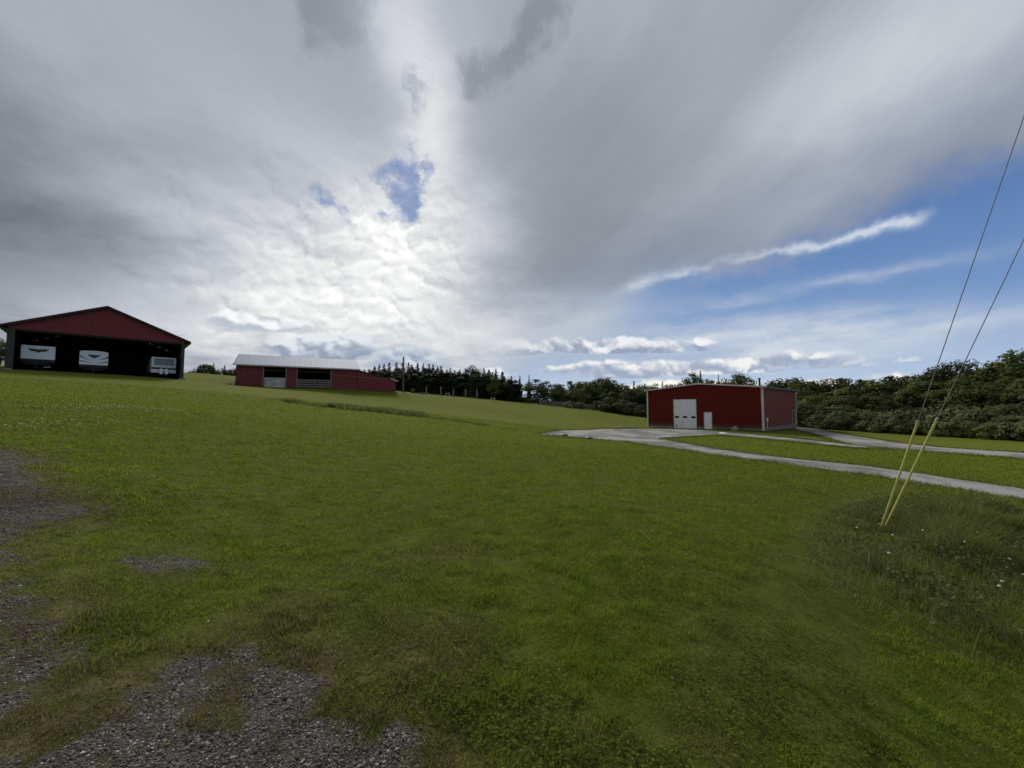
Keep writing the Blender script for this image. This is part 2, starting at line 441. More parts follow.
M = {}
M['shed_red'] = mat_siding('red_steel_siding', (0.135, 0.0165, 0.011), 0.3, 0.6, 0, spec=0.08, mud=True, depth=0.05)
M['shed_red_sky_lit'] = mat_siding('red_steel_siding_sky_lit', (0.245, 0.078, 0.064), 0.3, 0.7, 1, spec=0.05, mud=True, depth=0.05)  # paler copy of the front red, sky sheen on the side painted in
M['barn_red'] = mat_siding('dark_red_siding', (0.200, 0.042, 0.044), 0.3, 0.6, 0, spec=0.15)
M['roof_dark'] = mat_siding('dark_roof_steel', (0.05, 0.035, 0.04), 0.4, 0.5, 1)
M['roof_grey'] = mat_siding('galvanised_roof_steel', (0.225, 0.270, 0.360), 0.75, 0.65, 0, var=0.05, streak=0.3, spec=0.10, depth=0.012)
M['boards_dark'] = mat_siding('weathered_dark_boards', (0.035, 0.032, 0.028), 0.2, 0.85, 0)
M['boards_dark_y'] = mat_siding('weathered_dark_side_boards', (0.085, 0.085, 0.075), 0.2, 0.85, 1)
M['white'] = mat_plain('white_paint', (0.86, 0.86, 0.85), 0.5, 0.06, 1.5)
M['trim'] = mat_plain('white_trim_paint', (0.62, 0.58, 0.55), 0.5, 0.08, 1.0)
M['concrete'] = mat_plain('old_concrete', (0.22, 0.20, 0.17), 0.9, 0.25, 2.5, bump=0.4)
M['wood_grey'] = mat_plain('weathered_grey_wood', (0.20, 0.185, 0.165), 0.9, 0.3, 5.0, bump=0.3)
M['wood_pole'] = mat_plain('brown_pole_wood', (0.13, 0.105, 0.08), 0.9, 0.25, 4.0, bump=0.3)
M['post_wood'] = mat_plain('dark_weathered_post', (0.055, 0.056, 0.046), 0.9, 0.25, 4.0, bump=0.3)
M['glass_dark'] = mat_plain('dark_window_glass', (0.012, 0.013, 0.015), 0.15, 0.05, 1.0, spec=0.5)
M['black'] = mat_plain('black_paint', (0.012, 0.012, 0.013), 0.5, 0.2, 3.0)
M['charcoal'] = mat_plain('charcoal_vinyl', (0.045, 0.048, 0.055), 0.5, 0.1, 3.0)
M['trailer_white'] = mat_plain('trailer_white', (0.82, 0.83, 0.84), 0.35, 0.04, 0.8)
M['steel'] = mat_plain('galvanised_steel', (0.35, 0.35, 0.35), 0.45, 0.15, 4.0, metal=0.6)
M['wire'] = mat_plain('grey_wire_strand', (0.10, 0.10, 0.105), 0.6, 0.1, 8.0)
M['yellow'] = mat_plain('faded_yellow_plastic', (0.46, 0.43, 0.10), 0.5, 0.12, 2.0)
M['rock'] = mat_plain('field_stone', (0.25, 0.24, 0.22), 0.9, 0.3, 6.0, bump=0.5)
M['rubber'] = mat_plain('tyre_rubber', (0.02, 0.02, 0.02), 0.8, 0.2, 5.0)

# ================================================================== terrain
CP = [(0, 0, 0), (-10, -8, 0.45), (10, -8, -0.5), (0, -30, 0.2), (-60, -20, 3.0), (60, -20, -2.2), (-14, 3, 1.0)]
for p in [(0, 540, 4.2), (0, 460, 7.2), (0, 400, 15), (0, 385, 25), (8, 369.2, 38.2),
          (100, 560, 3.6), (100, 480, 6.2), (100, 440, 10.5), (100, 420, 14), (100, 400, 22), (100, 385, 32), (100, 374, 43), (181, 379.5, 47.6),
          (250, 560, 4.4), (250, 480, 8.2), (250, 440, 13.5), (250, 420, 20), (250, 400, 36), (236, 385.5, 56.5), (310, 388.5, 61), (395, 392.4, 67),
          (205, 373.5, 74), (228, 375.5, 78), (150, 372, 66),
          (400, 600, 3.4), (400, 500, 7.5), (400, 450, 17), (400, 430, 27), (400, 415, 37), (400, 400, 62), (420, 394, 75),
          (512, 560, 4.4), (512, 480, 10), (512, 450, 19), (512, 434, 33), (512, 425, 44), (512, 415, 60), (512, 402, 82), (470, 398, 80),
          (600, 560, 4.5), (600, 480, 11), (600, 455, 21), (600, 440, 34), (600, 430, 50), (600, 420, 66), (600, 410, 92), (560, 406.5, 88),
          (645, 416.5, 92), (640, 424, 67),
          (700, 560, 4.7), (700, 480, 12.2), (700, 455, 23), (700, 442, 34),
          (800, 700, 2.6), (800, 560, 5.3), (800, 480, 13.3), (800, 460, 20.5), (800, 441, 36), (800, 428, 60),
          (900, 700, 2.8), (900, 600, 4.8), (880, 528, 8.6), (900, 490, 13.2), (900, 470, 17.6), (900, 446, 34), (900, 437, 46),
          (1024, 768, 2.7), (1024, 620, 5.0), (1024, 540, 8.6), (1024, 497, 13.6), (1024, 475, 18.3), (1024, 457, 26), (1024, 441, 39)]:
    CP.append(G(*p))
for p in [(19.9, 59.0, -1.15), (25, 53.5, -1.12), (30.1, 48.0, -1.18), (42, 59, -1.3), (31.5, 70, -1.15)]: CP.append(p)
CP += [(70, 70, -1.7), (110, 60, -1.6), (60, 110, -1.2), (35, 130, -0.8), (0, 125, 2.2), (-20, 112, 3.8), (-95, 115, 8.0), (-65, 130, 7.0), (-64, 50, 7.0),
       (-120, 55, 9.0), (80, 25, -1.9), (140, 120, -1.5), (20, 110, 0.6)]
CP = np.array(CP, float)
SC = 30.0
def tps(r2): return 0.5 * r2 * np.log(r2 + 1e-9)
_P = CP[:, :2] / SC
_K = tps(((_P[:, None] - _P[None]) ** 2).sum(-1)) + np.eye(len(CP)) * 2e-4
_Q = np.c_[np.ones(len(CP)), _P]
_A = np.block([[_K, _Q], [_Q.T, np.zeros((3, 3))]])
_w = np.linalg.solve(_A, np.r_[CP[:, 2], np.zeros(3)])
def terrain(x, y):
    """height of the ground, without the small bumps"""
    x = np.atleast_1d(np.asarray(x, float)); y = np.atleast_1d(np.asarray(y, float)); out = np.empty(x.shape)
    xs = x.ravel() / SC; ys = y.ravel() / SC; o = np.empty(xs.shape)
    for i in range(0, len(xs), 20000):
        a = xs[i:i + 20000]; b = ys[i:i + 20000]
        r2 = (a[:, None] - _P[None, :, 0]) ** 2 + (b[:, None] - _P[None, :, 1]) ** 2
        o[i:i + 20000] = tps(r2) @ _w[:len(CP)] + _w[-3] + _w[-2] * a + _w[-1] * b
    rr = np.hypot(x.ravel(), y.ravel())
    far = sstep(rr, 115, 190)
    o = np.clip(o, -6, 11) * (1 - far) + far * (-3.0)
    return o.reshape(x.shape)
def ground(x, y):
    x = np.atleast_1d(np.asarray(x, float)); y = np.atleast_1d(np.asarray(y, float))
    r = np.hypot(x, y)
    k = sstep(r, 60, 20)
    return terrain(x, y) + k * ((fbm(x * 0.9, y * 0.9, 3, 3) - 0.5) * 0.09 + (fbm(x * 4, y * 4, 9, 3) - 0.5) * 0.035)
def gz(x, y): return float(ground(x, y)[0])
def hit(px, py):
    """where a sight line meets the ground"""
    d = ray(px, py); d = d / d.y
    ts = np.geomspace(1.0, 130, 500)
    z = EYE + d.z * ts - terrain(d.x * ts, ts)
    i = np.argmax(z < 0) if (z < 0).any() else len(ts) - 1
    a, b = ts[max(i - 1, 0)], ts[i]
    for _ in range(18):
        m = (a + b) / 2
        if EYE + d.z * m - terrain(d.x * m, m)[0] < 0: b = m
        else: a = m
    return (d.x * b, b)

# gravel showing through the turf near the camera: capsules in plan, roughened by noise
CAPS = [(-10.5, 7.6, -8.6, 6.7, 0.55, 1.0), (-8.4, 6.2, -5.6, 4.75, 0.36, 1.0), (-7.5, 5.0, -5.4, 4.3, 0.22, 0.85), (-5.6, 4.2, -4.3, 3.45, 0.20, 0.66),
        (-3.7, 3.85, -3.05, 3.78, 0.20, 0.50), (-1.55, 1.75, -0.80, 1.70, 0.33, 0.98), (-1.70, 2.12, -1.30, 2.15, 0.27, 0.98),
        (-3.6, 2.85, -2.6, 2.0, 0.27, 0.62), (-2.5, 1.2, -0.8, 0.8, 0.5, 1.0), (-8, 2.5, -5, 2.0, 0.6, 0.8)]
def seg_dist(x, y, a, b, c, d):
    vx, vy = c - a, d - b; L = vx * vx + vy * vy + 1e-9
    t = np.clip(((x - a) * vx + (y - b) * vy) / L, 0, 1)
    return np.hypot(x - a - t * vx, y - b - t * vy)
def gravel_mask(x, y):
    x = np.asarray(x, float); y = np.asarray(y, float); m = np.zeros(x.shape)
    for a, b, c, d, w, s in CAPS:
        q = seg_dist(x, y, a, b, c, d)
        m = np.maximum(m, s * (1 - sstep(q, w * 0.25, w * 1.9)))
    n = (fbm(x * 1.9, y * 1.9, 41, 4) - 0.5) * 1.25; n2 = fbm(x * 6.0, y * 6.0, 43, 3) - 0.5
    return np.clip(m + (n * 1.0 + n2 * 0.9) * (m > 0.01) - 0.06, 0, 1)
def dry_mask(x, y):
    m = np.zeros(np.shape(x))
    for a, b, c, d, w, s in CAPS:
        q = seg_dist(x, y, a, b, c, d)
        m = np.maximum(m, s * (1 - sstep(q, w * 0.9, w * 1.6 + 0.55)))
    for cx, cy, r, s in [(-0.6, 2.75, 0.65, 0.9), (-1.6, 3.0, 0.55, 0.8), (0.25, 2.0, 0.5, 0.45), (1.4, 3.0, 0.8, 0.15), (0.9, 1.9, 0.5, 0.25), (-0.9, 4.4, 1.0, 0.35)]:
        m = np.maximum(m, s * (1 - sstep(np.hypot(np.asarray(x) - cx, np.asarray(y) - cy), r * 0.3, r * 1.3)))
    return np.clip(m * (0.25 + 1.3 * fbm(np.asarray(x) * 1.7, np.asarray(y) * 1.7, 77, 4)), 0, 1)
# the unmown corner round the guy wires
ROUGH = [hit(*p) for p in [(800, 528), (835, 508), (880, 498), (940, 500), (1024, 512), (1090, 520), (1100, 690), (1024, 668), (960, 662), (900, 625), (838, 592), (806, 556)]]
def inside(poly, x, y):
    x = np.asarray(x, float); y = np.asarray(y, float); r = np.zeros(x.shape, bool); n = len(poly)
    for i in range(n):
        (x1, y1), (x2, y2) = poly[i], poly[(i + 1) % n]
        c = ((y1 > y) != (y2 > y)) & (x < (x2 - x1) * (y - y1) / (y2 - y1 + 1e-12) + x1)
        r ^= c
    return r

# the ground: ONE sheet, rings round the standpoint, reaching far beyond the last tree
rad = np.r_[0.0, np.geomspace(0.35, 150, 400), np.geomspace(160, 2500, 24)]
th = np.r_[np.linspace(-75, 75, 420), np.linspace(78, 282, 69)] * math.pi / 180
RR, TT = np.meshgrid(rad[1:], th, indexing='ij')
GX = RR * np.sin(TT); GY = RR * np.cos(TT)
GZ = ground(GX, GY)
verts = np.c_[GX.ravel(), GY.ravel(), GZ.ravel()]
verts = np.vstack([verts, [[0, 0, gz(0, 0)]]])
nr, nth = RR.shape
ii, jj = np.meshgrid(np.arange(nr - 1), np.arange(nth), indexing='ij'); j2 = (jj + 1) % nth
quads = np.stack([ii * nth + jj, (ii + 1) * nth + jj, (ii + 1) * nth + j2, ii * nth + j2], -1).reshape(-1, 4)[:, ::-1]
fan = np.stack([np.full(nth, len(verts) - 1), np.arange(nth), (np.arange(nth) + 1) % nth], -1)[:, ::-1]

gm, nt, b = new_mat('turf_and_gravel')
geo = nt.nodes.new('ShaderNodeNewGeometry'); P = geo.outputs['Position']
def attr(name):
    n = nt.nodes.new('ShaderNodeAttribute'); n.attribute_name = name; return V(n.outputs['Fac'])
A_g, A_d, A_r = attr('gravel'), attr('dry'), attr('rough')
f1 = n3(P, 0.09, 4); f2 = n3(P, 0.7, 5, 0.6); f3 = n3(P, 5.0, 6, 0.65); f4 = n3(P, 38.0, 5, 0.7)
grass = mixc(smooth(f1, 0.35, 0.65), (0.100, 0.120, 0.011), (0.122, 0.136, 0.015))
grass = mixc(smooth(f2, 0.42, 0.70) * 0.5, grass, (0.140, 0.138, 0.024))
grass = mixc(smooth(f2, 0.46, 0.28) * 0.45, grass, (0.074, 0.098, 0.009))
grass = mixc(smooth(f3, 0.40, 0.66) * 0.35, grass, (0.066, 0.086, 0.009))
grass = mixc(smooth(f4, 0.50, 0.72) * 0.35, grass, (0.140, 0.150, 0.026))
thatch = mixc(smooth(f3, 0.35, 0.65), (0.048, 0.062, 0.010), (0.088, 0.100, 0.020))
rl = nt.nodes.new('ShaderNodeVectorMath'); rl.operation = 'LENGTH'; nt.links.new(P, rl.inputs[0])
grass = mixc(smooth(V(rl.outputs['Value']), 34.0, 9.0) * 0.8, grass, thatch)
soil = mixc(smooth(f4, 0.35, 0.65), (0.030, 0.022, 0.015), (0.075, 0.056, 0.038))
straw = mixc(f4, (0.10, 0.085, 0.035), (0.20, 0.165, 0.085))
near = A_d * smooth(f3, 0.25, 0.6)
col = mixc(near * 0.85, grass, mixc(smooth(f3, 0.45, 0.6), soil, straw))
vo = nt.nodes.new('ShaderNodeTexVoronoi'); vo.inputs['Scale'].default_value = 105; nt.links.new(P, vo.inputs['Vector'])
sepc = nt.nodes.new('ShaderNodeSeparateColor'); nt.links.new(vo.outputs['Color'], sepc.inputs[0])
stone = mixc(V(sepc.outputs[0]), (0.050, 0.043, 0.036), (0.165, 0.150, 0.134))
stone = mixc(smooth(V(sepc.outputs[1]), 0.93, 0.97), stone, (0.42, 0.41, 0.39))
stone = mixc(smooth(f3, 0.50, 0.66) * 0.75, stone, (0.052, 0.038, 0.027))
stone = mixc(smooth(f2 + (f4 - 0.5) * 0.4, 0.54, 0.66) * 0.5, stone, (0.066, 0.040, 0.028))
gmask = smooth(A_g + (f4 - 0.5) * 0.5 + (f3 - 0.5) * 0.7, 0.30, 0.62)
col = mixc(gmask, col, stone)
nt.links.new(col, b.inputs['Base Color'])
b.inputs['Roughness'].default_value = 1.0; b.inputs['Specular IOR Level'].default_value = 0.05
setbump(nt, b, f3 * 0.6 + f4 * 0.5 + (1.0 - V(vo.outputs['Distance'])) * gmask * 0.6, 0.7, 0.05)
gobj = mesh_np('ground', verts, np.r_[quads.ravel(), fan.ravel()], np.r_[np.full(len(quads), 4), np.full(len(fan), 3)], gm, smooth=True)
gobj['kind'] = 'structure'
def put_attr(me, name, vals):
    a = me.attributes.new(name, 'FLOAT', 'POINT'); a.data.foreach_set('value', np.asarray(vals, np.float32))
vx, vy = verts[:, 0], verts[:, 1]
put_attr(gobj.data, 'gravel', gravel_mask(vx, vy)); put_attr(gobj.data, 'dry', dry_mask(vx, vy))
put_attr(gobj.data, 'rough', inside(ROUGH, vx, vy).astype(float))

# ------------------------------------------------------------------ gravel roads and the yard in front of the shed
rm, nt, b = new_mat('grey_road_gravel')
P = nt.nodes.new('ShaderNodeNewGeometry').outputs['Position']
g1 = n3(P, 0.35, 5, 0.6); g2 = n3(P, 3.0, 6, 0.65); g3 = n3(P, 20.0, 4, 0.7)
c_ = mixc(smooth(g1, 0.40, 0.60), (0.135, 0.130, 0.120), (0.31, 0.302, 0.285))
c_ = mixc(smooth(g2, 0.50, 0.72) * 0.6, c_, (0.125, 0.118, 0.10))
c_ = mixc(smooth(g3, 0.50, 0.7) * 0.45, c_, (0.46, 0.45, 0.43))
c_ = mixc(smooth(g2, 0.42, 0.30) * 0.35, c_, (0.10, 0.12, 0.04))
ea = nt.nodes.new('ShaderNodeAttribute'); ea.attribute_name = 'edge'
ev = V(ea.outputs['Fac']) + (g2 - 0.5) * 1.5 + (g1 - 0.5) * 0.9
c_ = mixc(smooth(ev, 0.36, 0.80), c_, mixc(g3, (0.085, 0.10, 0.014), (0.130, 0.14, 0.026)))
nt.links.new(c_, b.inputs['Base Color']); b.inputs['Roughness'].default_value = 0.95; b.inputs['Specular IOR Level'].default_value = 0.2
setbump(nt, b, g2 * 0.5 + g3 * 0.5, 0.6, 0.05)

def resample(pts, n):
    p = np.array(pts, float); d = np.r_[0, np.cumsum(np.hypot(*np.diff(p, axis=0).T))]
    t = np.linspace(0, d[-1], n)
    return np.c_[np.interp(t, d, p[:, 0]), np.interp(t, d, p[:, 1])]
def ribbon(name, far, nearr, n, m, lift, wob):
    A = resample([hit(*p) for p in far], n); B = resample([hit(*p) for p in nearr], n)
    t = np.linspace(0, 1, m)[None, :, None]
    g = A[:, None] * (1 - t) + B[:, None] * t
    w = (B - A); w = w / (np.hypot(w[:, 0], w[:, 1])[:, None] + 1e-6)
    e = np.zeros((n, m)); e[:, 0] = -1; e[:, -1] = 1
    nz = (fbm(g[..., 0] * 1.3, g[..., 1] * 1.3, 5, 4) - 0.5) * 2
    g = g + w[:, None] * (e * nz * wob + e * 0.05)[..., None]
    z = terrain(g[..., 0], g[..., 1]) + lift + 0.02
    z[:, 0] -= 0.06; z[:, -1] -= 0.06
    i, j = np.meshgrid(np.arange(n - 1), np.arange(m - 1), indexing='ij')
    q = np.stack([i * m + j, i * m + j + 1, (i + 1) * m + j + 1, (i + 1) * m + j], -1).reshape(-1, 4)
    o = mesh_np(name, np.c_[g.reshape(-1, 2), z.ravel()], q.ravel(), np.full(len(q), 4), rm, smooth=True)
    ed_ = np.abs(np.linspace(-1, 1, m))[None, :] ** EDGE_POW[name] * sstep(np.linspace(0, 1, n), *EDGE_IN[name])[:, None]; put_attr(o.data, 'edge', ed_.ravel())
    o['kind'] = 'structure'
    return np.vstack([g[:, 0], g[::-1, -1]])
EDGE_POW = {'gravel_yard': 9.0, 'gravel_driveway': 2.6, 'gravel_path': 2.0, 'gravel_road': 2.6}
EDGE_IN = {'gravel_yard': (-2, -1), 'gravel_driveway': (0.12, 0.30), 'gravel_path': (0.0, 0.15), 'gravel_road': (-2, -1)}
ROADS = []
ROADS.append(ribbon('gravel_yard', [(541, 433.6), (560, 430.3), (600, 428.8), (647, 428.6), (700, 429.8), (726, 432.5)],
       [(543, 435.2), (575, 438), (605, 440), (640, 441), (668, 438.6), (700, 436.4), (727, 435)], 150, 24, 0.020, 0.45))
ROADS.append(ribbon('gravel_driveway', [(622, 437.5), (668, 440), (700, 446.2), (740, 452.6), (800, 460), (870, 467), (940, 477), (1024, 489), (1100, 500), (1450, 550)],
       [(590, 439), (625, 442), (680, 450), (740, 459), (800, 467.5), (870, 476.5), (940, 487.5), (1024, 501), (1100, 513), (1450, 570)], 360, 14, 0.026, 0.55))
ROADS.append(ribbon('gravel_path', [(716, 431.6), (740, 433.2), (790, 438), (830, 442.5), (858, 445.9), (884, 448.5)],
       [(716, 435), (740, 437.4), (790, 442), (830, 446.2), (858, 448.8), (886, 449.6)], 110, 8, 0.032, 0.25))
ROADS.append(ribbon('gravel_road', [(790, 426.6), (815, 429), (842, 434), (896, 442.3), (948, 448.2), (1024, 453), (1100, 457), (1450, 476)],
       [(790, 429.5), (812, 434), (832, 440.3), (854, 446), (901, 450), (948, 453.6), (1024, 459.5), (1100, 465), (1450, 490)], 340, 14, 0.038, 0.5))
def on_road(x, y):
    r = np.zeros(np.shape(x), bool)
    for p in ROADS: r |= inside([tuple(q) for q in p], x, y)
    return r

# ================================================================== the red steel shed beside the yard
sh = empty('steel_shed', (19.87, 58.97, -1.15), R(-47))
tag(sh, 'red steel shed with white overhead door and trim beside the gravel yard', 'shed')
SW, SD, SE, SP = 15.0, 16.0, 5.33, 6.0
f0 = 0.32
# front wall in pieces round the openings
w = MB()
gx0, gx1, gh = 3.88, 7.22, 4.08
dx0, dx1, dh = 8.08, 9.10, 2.26
def topz(x): return SE + (SP - SE) * (1 - abs(x - SW / 2) / (SW / 2))
def strip(x0, x1, z0):
    xs = [x0] + ([SW / 2] if x0 < SW / 2 < x1 else []) + [x1]
    w.prism([(x0, z0), (x1, z0)] + [(x, topz(x)) for x in reversed(xs)], 'y', 0.0, 0.12)
strip(0, gx0, f0); strip(gx0, gx1, gh); strip(gx1, dx0, f0); strip(dx0, dx1, dh); strip(dx1, SW, f0)
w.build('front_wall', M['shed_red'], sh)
w = MB()
ya, yb, yh = 13.5, 15.05, 2.45
w.box(SW - 0.12, 0.123, 0.5, SW, ya, SE - 0.02); w.box(SW - 0.12, ya, yh, SW, yb, SE - 0.02); w.box(SW - 0.12, yb, 0.5, SW, SD - 0.123, SE - 0.02)
w.build('side_wall', M['shed_red_sky_lit'], sh)
w = MB(); w.box(0, 0.123, f0, 0.12, SD - 0.123, SE - 0.02); w.build('side_wall', M['shed_red_sky_lit'], sh)
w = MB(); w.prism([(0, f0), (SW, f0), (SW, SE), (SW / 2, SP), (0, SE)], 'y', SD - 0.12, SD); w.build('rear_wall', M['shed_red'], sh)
w = MB()
for x0, x1 in ((0.02, gx0 - 0.02), (gx1 + 0.02, dx0 - 0.02), (dx1 + 0.02, SW - 0.02)):
    w = MB(); w.box(x0, 0.02, -0.7, x1, 0.3, f0 - 0.003); w.build('foundation', M['concrete'], sh)
w = MB(); w.box(SW - 0.25, 0.31, -0.9, SW - 0.02, SD - 0.02, 0.497); w.build('foundation', M['concrete'], sh)
w = MB(); w.box(0.02, 0.31, -0.7, 0.3, SD - 0.02, f0 - 0.003); w.build('foundation', M['concrete'], sh)
w = MB()
for a, b_ in (((-0.25, SE - 0.02), (SW / 2, SP + 0.012)), ((SW / 2, SP + 0.012), (SW + 0.25, SE - 0.02))):
    w.prism([a, b_, (b_[0], b_[1] + 0.10), (a[0], a[1] + 0.10)], 'y', -0.20, SD + 0.2)
w.build('roof', M['roof_grey'], sh)
w = MB()
for a, b_ in (((-0.28, SE - 0.08), (SW / 2, SP - 0.05)), ((SW / 2, SP - 0.05), (SW + 0.28, SE - 0.08))):
    w.prism([a, b_, (b_[0], b_[1] + 0.19), (a[0], a[1] + 0.19)], 'y', -0.245, -0.203)
w.build('rake_trim', M['trim'], sh)
for x, y in ((-0.02, -0.03), (SW - 0.19, -0.03), (SW - 0.19, SD - 0.2)):
    c_ = MB(); c_.box(x, y, -0.05 if y < 1 else 0.45, x + 0.22, y + 0.22, SE - 0.04); c_.build('corner_trim', M['trim'], sh, 0.01)
w = MB(); w.box(SW + 0.03, -0.19, SE - 0.13, SW + 0.16, SD + 0.18, SE - 0.03); w.build('eave_gutter', M['wood_grey'], sh)
# overhead door of ribbed sections
d = MB(); n = 8; hh = gh / n
for k in range(n): d.box(gx0 + 0.09, 0.05, k * hh + 0.022, gx1 - 0.09, 0.10, (k + 1) * hh - 0.022)
d.box(gx0 + 0.09, 0.088, 0.0, gx1 - 0.09, 0.097, gh)
od = d.build('overhead_door', M['white'], sh)
for cx in (4.42, 5.55, 6.68):
    q = MB(); q.box(cx - 0.29, 0.035, 1.42, cx + 0.29, 0.06, 1.70); q.build('window', M['glass_dark'], od, 0.02)
q = MB(); q.box(gx0 + 0.35, 0.03, 0.25, gx0 + 0.55, 0.049, 0.42); q.build('handle', M['black'], od)
q = MB(); q.box(gx0, -0.02, -0.1, gx0 + 0.09, 0.12, gh); q.box(gx1 - 0.09, -0.02, -0.1, gx1, 0.12, gh); q.box(gx0 + 0.09, -0.02, gh - 0.08, gx1 - 0.09, 0.12, gh)
q.build('door_frame', mat_plain('red_trim', (0.12, 0.03, 0.025), 0.5), od)
d = MB(); d.box(dx0 + 0.07, 0.03, 0.05, dx1 - 0.07, 0.08, dh - 0.07)
pd = d.build('entry_door', M['white'], sh, 0.01)
q = MB(); q.box(dx0, -0.02, 0.0, dx0 + 0.07, 0.12, dh); q.box(dx1 - 0.07, -0.02, 0.0, dx1, 0.12, dh); q.box(dx0 + 0.07, -0.02, dh - 0.07, dx1 - 0.07, 0.12, dh); q.build('door_frame', M['trim'], pd)
q = MB(); q.tube([(dx1 - 0.16, 0.03, 1.05), (dx1 - 0.16, -0.04, 1.05)], 0.035); q.build('door_knob', M['steel'], pd)
d = MB(); d.box(SW - 0.09, ya + 0.08, 0.5, SW - 0.05, yb - 0.08, yh - 0.08); sdoor = d.build('side_door', mat_plain('dark_brown_door', (0.04, 0.018, 0.016), 0.5), sh)
q = MB(); q.box(SW - 0.1, ya, 0.5, SW + 0.03, ya + 0.1, yh); q.box(SW - 0.1, yb - 0.08, 0.5, SW + 0.03, yb, yh); q.box(SW - 0.1, ya + 0.1, yh - 0.08, SW + 0.03, yb - 0.08, yh); q.build('door_frame', M['trim'], sdoor)
q = MB(); q.box(SW + 0.002, 1.0, 1.15, SW + 0.14, 1.3, 1.6); q.tube([(SW + 0.07, 1.15, 0.3), (SW + 0.07, 1.15, 1.15)], 0.03); q.build('meter_box', M['white'], sh, 0.008)
q = MB(); q.tube([(14.35, 1.3, 5.2), (14.35, 1.3, 6.42)], 0.11, 10); q.tube([(14.35, 1.3, 6.42), (14.35, 1.3, 6.5)], 0.16, 10); q.build('flue_pipe', M['black'], sh)

# ================================================================== the open pole barn with the trailers
BZ = 5.18
pb = empty('pole_barn', (-48.45, 38.0, BZ), R(45.1))
tag(pb, 'open fronted pole barn with dark red gable and three parked trailers inside', 'barn')
BW, BD, BE, BP = 13.3, 14.0, 4.42, 7.30
w = MB(); w.prism([(0.12, 4.16), (BW - 0.12, 4.16), (BW + 0.1, BE - 0.03), (BW / 2, BP - 0.05), (-0.1, BE - 0.03)], 'y', 0.0, 0.10)
w.build('gable_wall', M['barn_red'], pb)
w = MB()
for a, b_ in (((-0.5, BE - 0.18), (BW / 2, BP)), ((BW / 2, BP), (BW + 0.5, BE - 0.18))):
    w.prism([a, b_, (b_[0], b_[1] + 0.14), (a[0], a[1] + 0.14)], 'y', -0.32, BD + 0.3)
w.build('roof', M['roof_dark'], pb)
w = MB()
for a, b_ in (((-0.52, BE - 0.26), (BW / 2, BP - 0.07)), ((BW / 2, BP - 0.07), (BW + 0.52, BE - 0.26))):
    w.prism([a, b_, (b_[0], b_[1] + 0.23), (a[0], a[1] + 0.23)], 'y', -0.36, -0.323)
w.build('rake_board', M['black'], pb)
w = MB(); w.prism([(-0.55, BE - 0.2), (-0.05, BE - 0.28), (-0.05, BE - 0.35), (-0.55, BE - 0.27)], 'y', -0.3, BD); w.build('soffit', M['black'], pb)
w = MB(); w.prism([(BW + 0.55, BE - 0.2), (BW + 0.05, BE - 0.28), (BW + 0.05, BE - 0.35), (BW + 0.55, BE - 0.27)], 'y', -0.3, BD); w.build('soffit', M['black'], pb)
w = MB(); w.box(-0.02, 0.3, -0.5, 0.06, BD, BE + 0.015); w.build('side_wall', M['boards_dark_y'], pb)
w = MB(); w.box(BW - 0.06, 0.3, -0.8, BW + 0.02, BD, BE + 0.015); w.build('side_wall', M['boards_dark_y'], pb)
w = MB(); w.prism([(0.06, -0.8), (BW - 0.06, -0.8), (BW - 0.06, BE), (BW / 2, BP - 0.05), (0.06, BE)], 'y', BD - 0.08, BD); w.build('rear_wall', M['boards_dark'], pb)
w = MB(); w.box(0.06, 0.11, 4.0, BW - 0.06, 0.3, 4.3); w.build('header_beam', M['boards_dark'], pb)
for x in (0.0, BW - 0.32):
    q = MB(); q.box(x, -0.02, -0.1, x + (0.5 if x < 1 else 0.32), 0.28, 4.14); p_ = q.build('post', M['post_wood'], pb, 0.01)
    q = MB(); q.box(x - 0.12, -0.14, -0.9, x + 0.5, 0.42, 0.28 if x < 1 else 0.0); q.build('footing', M['concrete'], p_, 0.03)
for k in range(1, 5):
    y = k * 2.9
    q = MB()
    q.bar((0.06, y, BE - 0.15), (BW - 0.06, y, BE - 0.15), 0.06, 0.2)
    q.bar((0.06, y, BE - 0.05), (BW / 2, y, BP - 0.15), 0.06, 0.18); q.bar((BW / 2, y, BP - 0.15), (BW - 0.06, y, BE - 0.05), 0.06, 0.18)
    for fx in (0.3, 0.5, 0.7):
        zt = BE + (BP - BE) * (1 - abs(fx - 0.5) * 2) - 0.15
        q.bar((BW * fx, y, BE - 0.1), (BW * fx, y, zt), 0.05, 0.1)
    q.build('roof_truss', M['boards_dark'], pb)
# dirt floor of the barn
w = MB(); w.box(0.07, 0.1, -0.9, BW - 0.07, BD - 0.09, -0.12); w.build('dirt_floor', mat_plain('barn_dirt', (0.05, 0.042, 0.033), 0.95, 0.2, 2.0), pb)

def local(o, x, y, z=0.0):
    return o.matrix_basis @ Vector((x, y, z))
BARN = Matrix.Translation((-48.45, 38.0, BZ)) @ Matrix.Rotation(R(45.1), 4, 'Z')
def emblem_prism(mb, poly, y): mb.prism(poly, 'y', y - 0.012, y + 0.004)

